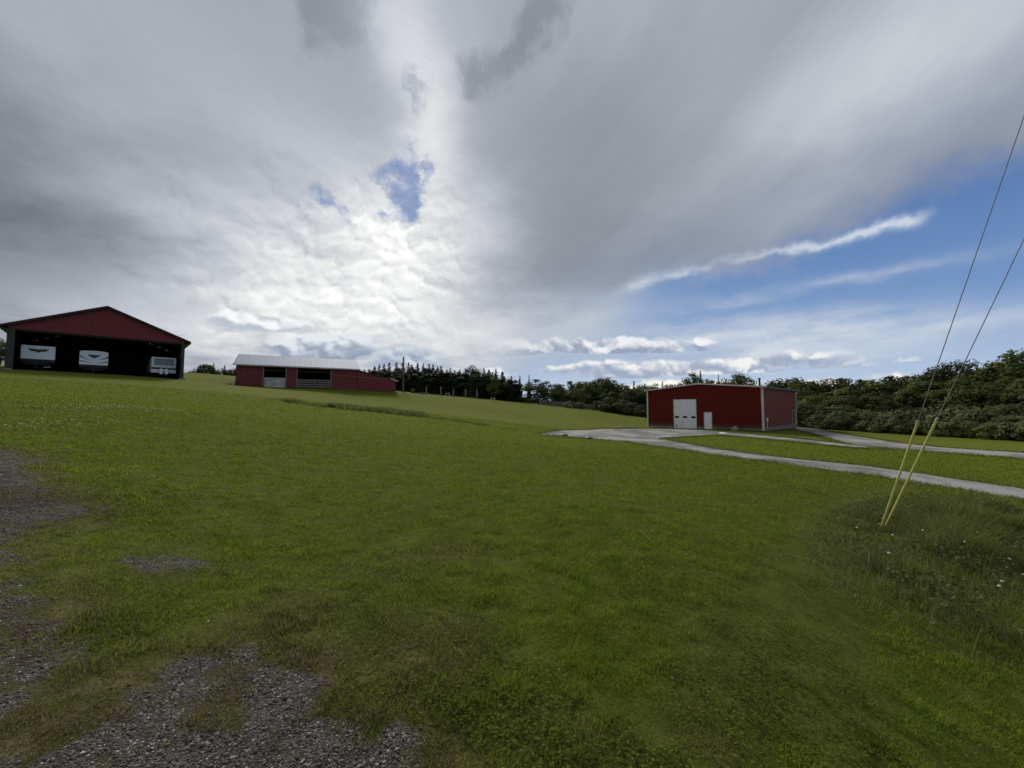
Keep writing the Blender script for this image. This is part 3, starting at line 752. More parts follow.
def trailer(name, label, xc, y0, wid, z0, z1, zb, kind):
    t = empty(name, BARN @ Vector((xc, y0, zb)), R(45.1)); tag(t, label, 'trailer')
    h = wid / 2; L = 7.0
    b0, b1 = z0 - zb, z1 - zb
    q = MB(); q.box(-h, 0.16, b0 - 0.35, h, L, b1); body = q.build('body', M['trailer_white'] if kind == 3 else M['black'], t, 0.05)
    q = MB(); q.box(-h + 0.25, 0.3, b0 - 0.5, h - 0.25, L - 0.2, b0 - 0.36); q.build('chassis', M['black'], t)
    for s in (-1, 1):
        for yy in (3.4, 4.3):
            q = MB(); q.tube([(s * (h - 0.28), yy, 0.33), (s * (h - 0.02), yy, 0.33)], 0.33, 16); wh = q.build('wheel', M['rubber'], t)
            q = MB(); q.tube([(s * (h - 0.05), yy, 0.33), (s * (h + 0.005), yy, 0.33)], 0.19, 12); q.build('rim', M['steel'], wh)
    q = MB(); q.bar((-0.6, 0.3, 0.48), (0, -1.25, 0.45), 0.08, 0.12); q.bar((0.6, 0.3, 0.48), (0, -1.25, 0.45), 0.08, 0.12); q.bar((0, -1.15, 0.45), (0, -1.5, 0.45), 0.1)
    q.build('hitch_frame', M['black'], t)
    q = MB(); q.tube([(0, -1.05, 0.02), (0, -1.05, 0.85)], 0.035); q.tube([(0, -1.05, 0.0), (0, -1.05, 0.03)], 0.1); q.build('jack', M['black'], t)
    return t, body, h, b0, b1
# left: big white front cap with a winged dark emblem
t, body, h, b0, b1 = trailer('travel_trailer', 'travel trailer with white front cap and a winged dark emblem, leftmost in the barn', 1.90, 1.5, 2.30, 1.40, 2.80, 0.02, 1)
q = MB(); q.box(-h, 0.0, b0, h, 0.155, b1); cap = q.build('front_cap', M['trailer_white'], t, 0.04)
q = MB(); zc = b0 + 0.98
emblem_prism(q, [(-0.72, zc + 0.13), (-0.28, zc + 0.07), (0.0, zc + 0.05), (0.28, zc + 0.07), (0.72, zc + 0.13), (0.52, zc - 0.16), (0.16, zc - 0.20), (0.05, zc - 0.29), (-0.05, zc - 0.29), (-0.16, zc - 0.20), (-0.52, zc - 0.16)], -0.006)
q.build('emblem', M['charcoal'], cap)
q = MB(); q.tube([(0.45, -0.62, 0.56), (0.95, -0.62, 0.58)], 0.05, 8); q.build('spare_coupling', M['steel'], t)
# middle: arched cap with a dark chevron between curved stripes
t, body, h, b0, b1 = trailer('travel_trailer', 'travel trailer with arched white front, dark chevron and curved stripes, middle of the barn', 5.84, 1.5, 2.16, 1.14, 2.62, 0.0, 2)
arch = [(-h, b0), (h, b0), (h, b1 - 0.10)] + [(h * math.cos(a), b1 - 0.10 + 0.16 * math.sin(a)) for a in np.linspace(0.2, math.pi - 0.2, 9)] + [(-h, b1 - 0.10)]
q = MB(); q.prism(arch, 'y', 0.0, 0.155); cap = q.build('front_cap', M['trailer_white'], t)
q = MB(); zc = b0 + 0.95
emblem_prism(q, [(-0.52, zc + 0.14), (0.52, zc + 0.14), (0.34, zc - 0.04), (0.0, zc - 0.24), (-0.34, zc - 0.04)], -0.006); q.build('emblem', M['charcoal'], cap)
for s in (-1, 1):
    for (z_o, z_i, th_) in ((0.95, 0.55, 0.16), (0.42, 0.20, 0.09)):
        q = MB(); pts = []
        for k in range(7):
            u = k / 6; pts.append((s * (h - 0.03 - u * (0.62 if th_ > 0.1 else 0.95)), b0 + z_o + (z_i - z_o) * (u ** 0.7), th_ * (1 - 0.85 * u)))
        up = [(p[0], p[1] + p[2] / 2) for p in pts]; lo = [(p[0], p[1] - p[2] / 2) for p in pts]
        emblem_prism(q, up + lo[::-1], -0.008); q.build('stripe', M['charcoal'], cap)
# right: older trailer with a front window, white apron and two gas bottles
t, body, h, b0, b1 = trailer('camper_trailer', 'older camper trailer with grey front window and twin white gas bottles, rightmost in the barn', 11.60, 1.6, 2.24, 1.18, 2.48, -0.12, 3)
fm = mat_plain('camper_cream', (0.68, 0.70, 0.69), 0.45, 0.06, 1.0)
q = MB(); q.box(-h, 0.0, b0 + 0.06, h, 0.155, b1); cap = q.build('front_panel', fm, t, 0.04)
q = MB(); q.box(-h + 0.22, -0.012, b0 + 0.32, h - 0.2, 0.0, b1 - 0.16); wn = q.build('window', mat_plain('window_shade', (0.20, 0.23, 0.22), 0.3, 0.1, 2.0), cap)
q = MB()
for x0, z0_, x1, z1_ in ((-h + 0.14, b0 + 0.24, h - 0.12, b0 + 0.32), (-h + 0.14, b1 - 0.16, h - 0.12, b1 - 0.08), (-h + 0.14, b0 + 0.32, -h + 0.22, b1 - 0.16), (h - 0.2, b0 + 0.32, h - 0.12, b1 - 0.16)):
    q.box(x0, -0.025, z0_, x1, 0.0, z1_)
q.build('window_frame', M['white'], wn)
q = MB(); q.box(-h, -0.02, 0.74, h, 0.15, b0 - 0.14); q.build('apron', fm, t, 0.02)
q = MB(); q.box(-h, -0.01, b0 - 0.12, h, 0.12, b0 + 0.05); q.build('belt_rail', M['black'], t)
for s in (-1, 1):
    q = MB(); q.tube([(s * 0.24, -0.45, 0.55), (s * 0.24, -0.45, 0.62), (s * 0.24, -0.45, 1.12), (s * 0.24, -0.45, 1.22)], [0.12, 0.17, 0.17, 0.08], 12); q.build('gas_bottle', M['trailer_white'], t)
q = MB(); q.box(-0.35, 1.5, b1, 0.35, 2.2, b1 + 0.16); q.build('roof_vent', M['white'], t, 0.03)

# ================================================================== the long low barn with the grey roof
LZ = 4.72
lb = empty('long_barn', (-39.5, 57.0, LZ), R(27.9))
tag(lb, 'long low red barn with grey metal roof and two open bays', 'barn')
LW, LD, LE, LP = 16.4, 10.0, 3.28, 5.15
w = MB()
for x0, x1 in ((0, 3.35), (6.3, 7.72), (12.45, LW)): w.box(x0, 0, -0.02, x1, 0.12, LE - 0.1)
w.box(3.35, 0, 2.92, 6.3, 0.12, LE - 0.1); w.box(7.72, 0, 2.92, 12.45, 0.12, LE - 0.1)
w.build('front_wall', M['barn_red'], lb)
w = MB(); w.prism([(0.0, -0.2), (LD, -0.2), (LD, LE - 0.1), (LD / 2, LP - 0.06), (0.0, LE - 0.1)], 'x', 0.0, 0.1); w.build('end_wall', M['barn_red'], lb)
w = MB(); w.prism([(0.0, -0.2), (LD, -0.2), (LD, LE - 0.1), (LD / 2, LP - 0.06), (0.0, LE - 0.1)], 'x', LW - 0.1, LW); w.build('end_wall', M['barn_red'], lb)
w = MB(); w.box(0.1, LD - 0.12, -0.3, LW - 0.1, LD, LE - 0.1); w.build('rear_wall', M['boards_dark'], lb)
w = MB()
for a, b_ in (((-0.45, LE - 0.17), (LD / 2, LP)), ((LD / 2, LP), (LD + 0.45, LE - 0.17))):
    w.prism([a, b_, (b_[0], b_[1] + 0.10), (a[0], a[1] + 0.10)], 'x', -0.35, LW + 0.3)
w.build('roof', M['roof_grey'], lb)
w = MB(); w.box(-0.36, -0.5, LE - 0.24, LW + 0.31, -0.455, LE - 0.06); w.build('fascia', M['trim'], lb)
for x0, x1 in ((-0.1, 3.38), (12.4, LW + 0.1)):
    w = MB(); w.box(x0, -0.06, -0.6, x1, 0.14, -0.03); w.build('foundation', M['concrete'], lb)
for x in (3.37, 6.28, 7.74, 12.43):
    q = MB(); q.box(x - 0.08, -0.03, -0.1, x + 0.08, 0.0 - 0.003, LE - 0.12); q.build('door_post', M['wood_grey'], lb)
w = MB(); w.box(6.4, 0.12, -0.2, 6.5, LD - 0.2, LE); w.build('partition', M['boards_dark'], lb)
# sheet gate with a diagonal brace
q = MB(); q.box(3.5, 0.02, -0.05, 6.15, 0.06, 1.42); g1_ = q.build('sheet_gate', mat_plain('whitewashed_sheet', (0.40, 0.40, 0.39), 0.7, 0.3, 1.6), lb)
q = MB(); q.bar((3.6, -0.01, 0.06), (6.0, -0.01, 1.3), 0.12, 0.05, (0, 1, 0)); q.bar((3.6, -0.01, 1.36), (6.1, -0.01, 1.36), 0.05, 0.1); q.bar((3.6, -0.01, 0.06), (6.1, -0.01, 0.06), 0.05, 0.1); q.bar((6.08, -0.012, 0.1), (6.08, -0.012, 1.3), 0.1, 0.05); q.build('brace', M['trim'], g1_)
# rail gate
q = MB()
for z in (0.12, 0.45, 0.78, 1.1): q.box(7.85, 0.03, z, 12.3, 0.07, z + 0.20)
g2_ = q.build('rail_gate', M['wood_grey'], lb)
for x in (8.0, 10.1, 12.1):
    q = MB(); q.box(x, -0.02, 0.05, x + 0.12, 0.027, 1.35); q.build('upright', M['wood_grey'], g2_)
# lean-to
lt = MB(); X0, X1 = LW + 0.002, 22.4
lt.prism([(X0, -0.75), (X1, -0.75), (X1, 1.42), (21.3, 1.75), (X0, 2.98)], 'y', -0.04, 0.08)
lt.build('lean_to_wall', M['barn_red'], lb)
w = MB(); w.prism([(X0, 3.0), (X1 + 0.35, 1.44), (X1 + 0.35, 1.54), (X0, 3.1)], 'y', -0.25, 6.0); w.build('lean_to_roof', mat_siding('red_roof_sheet', (0.10, 0.03, 0.032), 0.5, 0.5, 1), lb)
w = MB(); w.box(X1 - 0.1, 0.083, -0.75, X1, 5.9, 1.4); w.box(X0, 5.8, -0.75, X1 - 0.1, 5.9, 1.4); w.build('lean_to_wall', M['barn_red'], lb)
w = MB(); w.bar((12.6, -0.075, 2.12), (21.3, -0.075, 1.72), 0.05, 0.09); w.build('drip_trim', mat_plain('faded_pink_trim', (0.26, 0.13, 0.12), 0.6), lb)
w = MB(); w.bar((21.5, -0.28, 1.86), (22.8, -0.28, 1.40), 0.06, 0.16); w.build('roof_edge', M['trim'], lb)

# small things by the barns
q = MB(); x, y = G(233.4, 386, 57)[:2]
q.box(-0.07, -0.07, -0.1, 0.07, 0.07, 0.62); q.prism([(-0.09, 0.62), (0.09, 0.62), (0, 0.74)], 'y', -0.09, 0.09)
o = q.build('marker_post', M['white']); o.location = (x, y, gz(x, y)); tag(o, 'short white post beside the left corner of the long grey roofed barn', 'post')
q = MB(); q.tube([(0, 0, -0.3), (0.02, 0, 3.2), (0.0, 0, 6.3)], [0.17, 0.15, 0.12], 10)
o = empty('light_pole', (*G(403, 392, 71)[:2], 0)); o.location.z = gz(*o.location[:2]); tag(o, 'bare wooden pole standing beside the lean-to of the long barn', 'pole')
q.build('pole', M['wood_pole'], o)
q = MB(); q.box(-0.12, -0.2, 5.6, 0.12, -0.12, 6.0); q.tube([(0, -0.15, 6.0), (0, -0.15, 6.25)], 0.09, 8); q.build('bracket', M['wood_grey'], o)

# fence posts along the crest of the field
FP = [(426.3, 386.2, 394.2, 'weathered grey fence post nearest to the wooden pole on the field crest'),
      (440.8, 386.6, 395.0, 'weathered grey fence post second from the wooden pole on the field crest'),
      (453.2, 389.0, 395.2, 'short fence post just right of the left white stand on the crest'),
      (465.6, 389.2, 396.0, 'pale fence post halfway along the row before the dark spruces'),
      (476.8, 389.5, 396.8, 'pale fence post furthest right in the row before the dark spruces')]
tops = []
for px, t0, b0_, lab in FP:
    Yd = 76 + (px - 426) * 0.06
    x, y = G(px, b0_, Yd)[:2]; z = gz(x, y); h = (EYE + ray(px, t0).z / ray(px, t0).y * Yd) - z
    q = MB(); q.tube([(0, 0, -0.2), (0.02, 0, h * 0.6), (0.0, 0.01, h)], [0.13, 0.125, 0.11], 8)
    o = q.build('fence_post', M['wood_grey']); o.location = (x, y, z); o.rotation_euler = (0, random.uniform(-.03, .03), 0)
    tag(o, lab, 'fence post', 'fence posts along the field crest'); tops.append(Vector((x, y, z)))
q = MB()
for zz in (0.45, 0.9):
    for a, b_ in zip(tops[:-1], tops[1:]): q.tube([a + Vector((0, -0.13, zz)), (a + b_) / 2 + Vector((0, -0.13, zz - 0.05)), b_ + Vector((0, -0.13, zz))], 0.012, 4)
tag(q.build('fence_wire', M['wire']), 'thin wire strands strung between the posts on the field crest', 'wire')
# two low white stands
for px, py, lab in ((447.6, 395.0, 'small low white stand between fence posts on the field crest'), (492.8, 397.6, 'small low white stand right of the last fence post')):
    Yd = 78; x, y = G(px, py, Yd)[:2]
    o = empty('garden_stand', (x, y, gz(x, y)), 0.2); tag(o, lab, 'stand', 'white stands on the field crest')
    q = MB(); q.box(-0.42, -0.2, 0.52, 0.42, 0.2, 0.60); q.build('top', M['trim'], o)
    for s in (-1, 1):
        q = MB(); q.box(s * 0.34 - 0.05, -0.18, -0.05, s * 0.34 + 0.05, 0.18, 0.52); q.build('leg', M['trim'], o)
# pale slab edge beyond the pole
x, y = G(417, 393.8, 75)[:2]
q = MB(); q.box(-2.0, -0.4, -0.1, 2.0, 0.4, 0.16); o = q.build('concrete_slab', M['concrete']); o.location = (x, y, gz(x, y)); tag(o, 'long pale concrete slab on the ground right of the wooden pole', 'slab')
# weathered fence along the far edge of the field
A, B_ = Vector((*G(539.5, 405, 89)[:2], 0)), Vector((*G(597, 409, 93)[:2], 0))
wf = empty('board_fence', (A.x, A.y, 0)); tag(wf, 'weathered silver grey board fence at the far edge of the field', 'fence')
n = 46; q = MB(); ps = []
for i in range(n + 1):
    p = A.lerp(B_, i / n) - A; z = gz(A.x + p.x, A.y + p.y); ps.append(Vector((p.x, p.y, z)))
    h = 1.15 + random.uniform(-.2, .12)
    if random.random() < 0.9: q.box(p.x - 0.09, p.y - 0.02, z - 0.1, p.x + 0.09, p.y + 0.02, z + h)
q.build('boards', M['wood_grey'], wf)
for z in (0.35, 0.85):
    q = MB()
    for a, b_ in zip(ps[:-1], ps[1:]): q.bar(a + Vector((0, -0.05, z)), b_ + Vector((0, -0.05, z)), 0.05, 0.1)
    q.build('rail', M['wood_grey'], wf)

# pale beam and stones on the yard
def stone(name, px, py, r, lab, flat=0.6, m='rock', cat='rock'):
    x, y = hit(px, py); bm = bmesh.new(); bmesh.ops.create_icosphere(bm, subdivisions=2, radius=1)
    for v in bm.verts: v.co = Vector((v.co.x * r[0], v.co.y * r[1], v.co.z * r[2])) * (1 + random.uniform(-.16, .16))
    me = bpy.data.meshes.new(name); bm.to_mesh(me); bm.free(); me.materials.append(M[m])
    o = link(bpy.data.objects.new(name, me)); o.location = (x, y, gz(x, y) + r[2] * 0.4); o.rotation_euler = (0, 0, random.random() * 3); tag(o, lab, cat)
stone('rock', 735.0, 430.6, (0.55, 0.4, 0.38), 'tan boulder against the foundation of the red shed')
stone('rock', 723.5, 434.0, (0.45, 0.3, 0.14), 'flat white stone on the path before the red shed', m='white')
stone('rock', 563.5, 436.2, (0.42, 0.25, 0.16), 'dark stone near the left tip of the gravel yard', m='charcoal')
stone('rock', 588.5, 439.0, (0.38, 0.25, 0.15), 'dark stone on the near edge of the gravel yard', m='charcoal')
a = Vector(hit(618.5, 428.2)); b_ = Vector(hit(637.0, 428.2)); q = MB()
q.bar((a.x, a.y, gz(*a) + 0.12), (b_.x, b_.y, gz(*b_) + 0.12), 0.3, 0.22)
tag(q.build('timber_beam', mat_plain('pale_planed_timber', (0.36, 0.34, 0.29), 0.8, 0.15, 2.0), None, 0.02), 'long pale timber lying on the back edge of the gravel yard', 'beam')

# ================================================================== guy wires and their pole
ax, ay = hit(880.5, 530); az_ = gz(ax, ay)
pxp, pyp = 10.95, 7.4; pz = gz(pxp, pyp)
def guy(base, top, frac, lab):
    base = Vector(base); top = Vector(top); d = top - base
    o = empty('guy_wire', base); tag(o, lab, 'guy wire', 'guy wires of the utility pole')
    q = MB(); q.tube([Vector((0, 0, 0)), d * 0.5, d], 0.008, 6); q.build('strand', M['wire'], o)
    g0 = d * 0.004; g1 = d * frac
    q = MB(); q.tube([g0, g0.lerp(g1, 0.5), g1], 0.0195, 8); gd = q.build('guard', M['yellow'], o)
    q = MB(); q.tube([g1, g1 + d.normalized() * 0.05], 0.022, 8); q.build('clip', M['steel'], gd)
    q = MB(); q.tube([-d.normalized() * 0.25, d.normalized() * 0.12], 0.012, 6); q.build('anchor_rod', M['steel'], o)
def ztop(px_edge, py_edge, px0, py0):
    """height at which the wire, seen running from its anchor to the picture edge, reaches the pole"""
    lo, hi = px0, px0 + 600
    for _ in range(50):
        px = (lo + hi) / 2; r = ray(px, py0 + (px - px0) * (py_edge - py0) / (px_edge - px0))
        if r.x / r.y < pxp / pyp: lo = px
        else: hi = px
    return EYE + r.z / r.y * pyp
ZT = ztop(1024, 115, 880.5, 524)
POLE_H = ZT - pz + 0.35
up = empty('utility_pole', (pxp, pyp, pz)); tag(up, 'tall wooden utility pole at the right that holds both guy wires', 'utility pole')
q = MB(); q.tube([(0, 0, -0.5), (0, 0, 5), (0, 0, POLE_H)], [0.17, 0.15, 0.11], 12); q.build('pole', M['wood_pole'], up)
guy((ax, ay, az_), (pxp, pyp, ztop(1024, 115, 880.5, 524)), 0.205, 'steeper guy wire with a yellow guard, running to the pole top')
guy((ax + 0.04, ay - 0.02, az_ - 0.02), (pxp, pyp, ztop(1024, 237, 881.5, 527)), 0.285, 'lower guy wire with the brighter yellow guard, leaning further right')

# ================================================================== trees
def leaf_mat(name, a, b_, hue=0.25, transl=0.25):
    m, nt, b = new_mat(name)
    g = nt.nodes.new('ShaderNodeNewGeometry'); oi = nt.nodes.new('ShaderNodeObjectInfo')
    r = V(g.outputs['Random Per Island']); k = V(oi.outputs['Random'])
    P = objcoord(nt)
    c = mixc(r * 0.7 + smooth(n3(P, 0.7, 3), 0.35, 0.65) * 0.3, a, b_)
    c = scalec(mixc(V.math('FRACT', k * 13.7) * 0.35, c, (0.085, 0.095, 0.020)), k * 1.05 + 0.45)
    nt.links.new(c, b.inputs['Base Color'])
    b.inputs['Roughness'].default_value = 0.7; b.inputs['Specular IOR Level'].default_value = 0.1
    t = nt.nodes.new('ShaderNodeBsdfTranslucent'); nt.links.new(c, t.inputs['Color'])
    mx = nt.nodes.new('ShaderNodeMixShader'); mx.inputs[0].default_value = transl
    nt.links.new(b.outputs[0], mx.inputs[1]); nt.links.new(t.outputs[0], mx.inputs[2])
    nt.links.new(mx.outputs[0], nt.nodes['Material Output'].inputs[0])
    return m
ML = {'weed': leaf_mat('weed_leaves', (0.075, 0.100, 0.022), (0.125, 0.150, 0.050)),
      'spruce': leaf_mat('spruce_needles', (0.014, 0.024, 0.012), (0.036, 0.050, 0.022), transl=0.05),
      'broad': leaf_mat('broad_leaves', (0.038, 0.058, 0.015), (0.090, 0.110, 0.030)),
      'pale': leaf_mat('pale_leaves', (0.075, 0.100, 0.024), (0.135, 0.155, 0.045)),
      'shrub': leaf_mat('shrub_leaves', (0.066, 0.086, 0.034), (0.122, 0.142, 0.058)),
      'silver': leaf_mat('silvery_leaves', (0.10, 0.115, 0.075), (0.19, 0.20, 0.145))}
M['bark'] = mat_plain('grey_brown_bark', (0.075, 0.062, 0.05), 0.95, 0.3, 6.0, bump=0.4)

def cards(cen, nrm, size, aspect, rr):
    """leaf clumps: bent quads (two triangles sharing an edge) round given centres"""
    n = len(cen)
    t = rr.normal(size=(n, 3)); t -= (t * nrm).sum(1)[:, None] * nrm; t /= np.linalg.norm(t, axis=1)[:, None] + 1e-9
    u = np.cross(nrm, t); s = size[:, None]
    bend = nrm * s * rr.uniform(-.35, .35, (n, 1))
    v = np.stack([cen - t * s, cen + u * s * aspect + bend, cen + t * s * rr.uniform(.6, 1.1, (n, 1)), cen - u * s * aspect + bend], 1).reshape(-1, 3)
    return v
def mesh_only(name, verts, quads, mat):
    o = mesh_np(name, verts, quads.ravel(), np.full(len(quads), 4), mat)
    return o
def crown_mesh(centres, radii, n_each, leaf, rr, flat=1.0):
    """foliage over a set of clumps; leaves gather on the outside of each clump"""
    C_ = []; N_ = []; S_ = []; mid_ = np.mean(np.asarray(centres), 0) * [1, 1, 0.85]
    for c, r in zip(centres, radii):
        n = max(8, int(n_each * (r / np.mean(radii)) ** 2))
        d = rr.normal(size=(n, 3)); d /= np.linalg.norm(d, axis=1)[:, None]
        rad = r * rr.uniform(0.35, 1.08, (n, 1)) ** 0.6
        p = np.asarray(c) + d * rad * [1, 1, 0.82 * flat]
        ow = p - mid_; ow = ow / (np.linalg.norm(ow, axis=1)[:, None] + 1e-6)
        nn = d * 0.55 + ow * 0.75 + rr.normal(size=(n, 3)) * 0.33 + [0, 0, 0.15]; nn /= np.linalg.norm(nn, axis=1)[:, None]
        C_.append(p); N_.append(nn); S_.append(leaf * rr.uniform(0.6, 1.35, n))
    C_ = np.vstack(C_); N_ = np.vstack(N_); S_ = np.concatenate(S_)
    v = cards(C_, N_, S_, 0.62, rr)
    return v, np.arange(len(v)).reshape(-1, 4)

def make_broad(seed, h, spread, mat, leaf=0.24, n_each=85, base=0.18, airy=False, nclump=30):
    """returns (trunk mesh, crown mesh) for a broadleaf tree of height h"""
    rr = np.random.default_rng(seed); q = MB()
    lean = rr.uniform(-.05, .05, 2) * h
    tip = Vector((lean[0], lean[1], h * 0.8))
    q.tube([(0, 0, -0.4), (lean[0] * .2, lean[1] * .2, h * 0.25), (lean[0] * .6, lean[1] * .6, h * 0.55), tip], [h * 0.024, h * 0.018, h * 0.012, h * 0.004], 7)
    cen = []; rad_ = []
    for k in range(nclump):
        f = rr.uniform(0, 1) ** 0.8; z = h * (base + (0.93 - base) * f)
        prof = math.sin(math.pi * min(1, 0.16 + 0.80 * f)) ** 0.75
        a = rr.uniform(0, 2 * math.pi); d = spread * prof * math.sqrt(rr.uniform(0.05, 1)) * (0.85 + 0.3 * rr.random())
        c = np.array([lean[0] * f + math.cos(a) * d, lean[1] * f + math.sin(a) * d, z])
        r = spread * (rr.uniform(0.17, 0.30) if airy else rr.uniform(0.26, 0.42)) * (0.75 + 0.4 * prof)
        c[2] = min(c[2], h - r * 0.75)
        cen.append(c); rad_.append(r)
        if k % 2 == 0 or airy:
            z0 = max(h * 0.15, c[2] - d * 0.8 - h * 0.08)
            f0 = min(1, z0 / (h * 0.8))
            q.tube([(lean[0] * f0 * .8, lean[1] * f0 * .8, z0), ((lean[0] * f0 + c[0]) / 2, (lean[1] * f0 + c[1]) / 2, (z0 + c[2]) / 2 + h * .01), tuple(c)], [h * 0.009, h * 0.006, h * 0.0025], 5, False)
    v, f = crown_mesh(cen, rad_, n_each, leaf, rr)
    v[:, 2] = np.maximum(v[:, 2], 0.05)
    return q, v, f, mat
def make_spruce(seed, h, spread, mat, leaf=0.40):
    rr = np.random.default_rng(seed); q = MB()
    q.tube([(0, 0, -0.4), (0, 0, h * 0.5), (0, 0, h * 0.985)], [h * 0.016, h * 0.010, h * 0.002], 7)
    C_ = []; N_ = []; S_ = []
    nw = int(h * 2.1)
    for k in range(nw):
        f = (k + 0.5) / nw; z = h * (0.06 + 0.92 * f)
        L = spread * (1 - f) ** 0.72 * (0.75 + 0.45 * rr.random()) + 0.10
        nb = max(7, int(9 + 13 * (1 - f)))
        for j in range(nb):
            a = rr.uniform(0, 2 * math.pi); l = L * rr.uniform(0.65, 1.12)
            m = max(2, int(l / 0.26)); t = ((np.arange(m) + rr.uniform(.2, 1, m)) / m) ** 0.8
            x = np.cos(a) * l * t; y = np.sin(a) * l * t; zz = z - 0.22 * l * t + 0.16 * l * t ** 3
            C_.append(np.c_[x, y, zz] + rr.normal(size=(m, 3)) * 0.10)
            nn = np.c_[np.full(m, math.cos(a) * .55), np.full(m, math.sin(a) * .55), np.full(m, .45)] + rr.normal(size=(m, 3)) * 0.55
            N_.append(nn / np.linalg.norm(nn, axis=1)[:, None]); S_.append(leaf * (1.15 - 0.55 * t) * rr.uniform(.7, 1.2, m) * (0.6 + 0.5 * (1 - f)))
    m = 8; C_.append(np.c_[np.zeros(m), np.zeros(m), h * np.linspace(0.93, 0.995, m)]); nn = rr.normal(size=(m, 3)); N_.append(nn / np.linalg.norm(nn, axis=1)[:, None]); S_.append(np.full(m, 0.17))
    v = cards(np.vstack(C_), np.vstack(N_), np.concatenate(S_), 0.62, rr)
    return q, v, np.arange(len(v)).reshape(-1, 4), mat
def make_shrub(seed, h, spread, mat, leaf=0.16, n_each=110, nclump=20):
    rr = np.random.default_rng(seed); q = MB(); cen = []; rad_ = []
    for k in range(nclump):
        a = rr.uniform(0, 2 * math.pi); d = spread * math.sqrt(rr.uniform(0, 1)) * 0.8
        z = h * rr.uniform(0.15, 0.80) * (1 - 0.45 * (d / spread) ** 2); r = h * rr.uniform(0.18, 0.30)
        cen.append((math.cos(a) * d, math.sin(a) * d, z)); rad_.append(r)
        if k % 2 == 0: q.tube([(math.cos(a) * .1, math.sin(a) * .1, -0.2), (math.cos(a) * d * .5, math.sin(a) * d * .5, z * .6), cen[-1]], [0.05, 0.035, 0.012], 5, False)
    v, f = crown_mesh(cen, rad_, n_each, leaf, rr)
    v[:, 2] = np.maximum(v[:, 2], -0.05)
    return q, v, f, mat

PROTO = {}
def proto(key, maker, *a, **k): PROTO[key] = [maker(s, *a, **k) for s in range(PSEED[0], PSEED[0] + PN[0])]; PSEED[0] += 10
PSEED = [100]; PN = [4]
proto('spruce', make_spruce, 11.0, 2.3, ML['spruce'])
PN = [5]
proto('broad', make_broad, 10.0, 3.3, ML['broad'])
PN = [3]
proto('dark', make_broad, 10.0, 2.2, ML['spruce'], 0.24, 100)
proto('airy', make_broad, 11.0, 3.4, ML['broad'], 0.20, 60, 0.40, True, 34)
proto('pale', make_broad, 8.0, 2.7, ML['pale'])
PN = [4]
proto('shrub', make_shrub, 3.0, 2.8, ML['shrub'])
PN = [2]
proto('silver', make_shrub, 2.0, 1.7, ML['silver'], 0.13)
proto('palebush', make_shrub, 2.2, 1.6, ML['pale'], 0.12)
PH = {'dark': 10.0, 'spruce': 11.0, 'broad': 10.0, 'airy': 11.0, 'pale': 8.0, 'shrub': 3.0, 'silver': 2.0, 'palebush': 2.2}
KIND = {'dark': ('conifer_tree', 'trunk', 'crown'), 'spruce': ('spruce_tree', 'trunk', 'crown'), 'broad': ('broadleaf_tree', 'trunk', 'crown'), 'airy': ('broadleaf_tree', 'trunk', 'crown'), 'pale': ('broadleaf_tree', 'trunk', 'crown'),
        'shrub': ('shrub', 'stem', 'foliage'), 'silver': ('shrub', 'stem', 'foliage'), 'palebush': ('shrub', 'stem', 'foliage')}
MESHES = {}
def tree(key, px, Y, top, label, group=None, wide=1.0, cat=None, variant=None):
    """a tree standing at forward distance Y; its height is found from where its tip shows"""
    d = ray(px, 408); x = d.x / d.y * Y; z = gz(x, Y)
    rt = ray(px, top); h = EYE + rt.z / rt.y * Y - z
    i = random.randrange(len(PROTO[key])) if variant is None else variant
    nm, tn, cn = KIND[key]
    if (key, i) not in MESHES:
        q, v, f, mt = PROTO[key][i]
        a = q.build(tn, M['bark'], None, smooth=True); c = mesh_only(cn, v, f, mt)
        MESHES[key, i] = (a.data, c.data)
        bpy.data.objects.remove(a); bpy.data.objects.remove(c)
    s = h / PH[key]
    o = empty(nm, (x, Y, z), random.uniform(0, 6.28))
    w = s ** 0.7 * wide * random.uniform(0.9, 1.12) if s < 1 else s ** 0.85 * wide * random.uniform(0.9, 1.12)
    o.scale = (w, w, s)
    tag(o, label, cat or ('shrub' if nm == 'shrub' else 'tree'), group)
    for n_, me in zip((tn, cn), MESHES[key, i]):
        link(bpy.data.objects.new(n_, me), o)
    return o

# the dark spruce row beyond the field crest
SL, SG = 'dark spruce crowded into the tall row behind the crest fence posts', 'spruces in the row behind the fence posts'
env = [(362, 372), (368, 369), (374, 366), (379, 364), (384, 363), (389, 362.3), (395, 362), (401, 362.5), (408, 362.2), (412, 364), (417, 362.3), (423, 363), (428, 363.2), (432, 364), (437, 366), (441, 365.6), (446, 369), (450, 367.3), (455, 370), (460, 369), (466, 368.5), (483, 367.5), (489, 369), (496, 368.3), (503, 372), (511, 376)]
for px, t in env: tree('spruce', px + random.uniform(-.8, .8), random.uniform(94, 104), t, SL, SG, 1.05)
for px in np.arange(366, 522, 6.5): tree('spruce', px + random.uniform(-2, 2), random.uniform(86, 92), 372 + random.uniform(0, 5) + max(0, (px - 480) * 0.14), SL, SG, 1.2)
for px in np.arange(363, 505, 5.0): tree('spruce', px + random.uniform(-1.5, 1.5), random.uniform(92, 97), (367.5 if px < 445 else 371.5) + random.uniform(-1.5, 3), SL, SG, 1.35)
for px, t in [(384, 367), (398, 366.5), (411, 367), (426, 366.5), (436, 369), (452, 371), (462, 372)]: tree('dark', px, random.uniform(93, 97), t, SL.replace('spruce', 'conifer'), SG, 1.0)
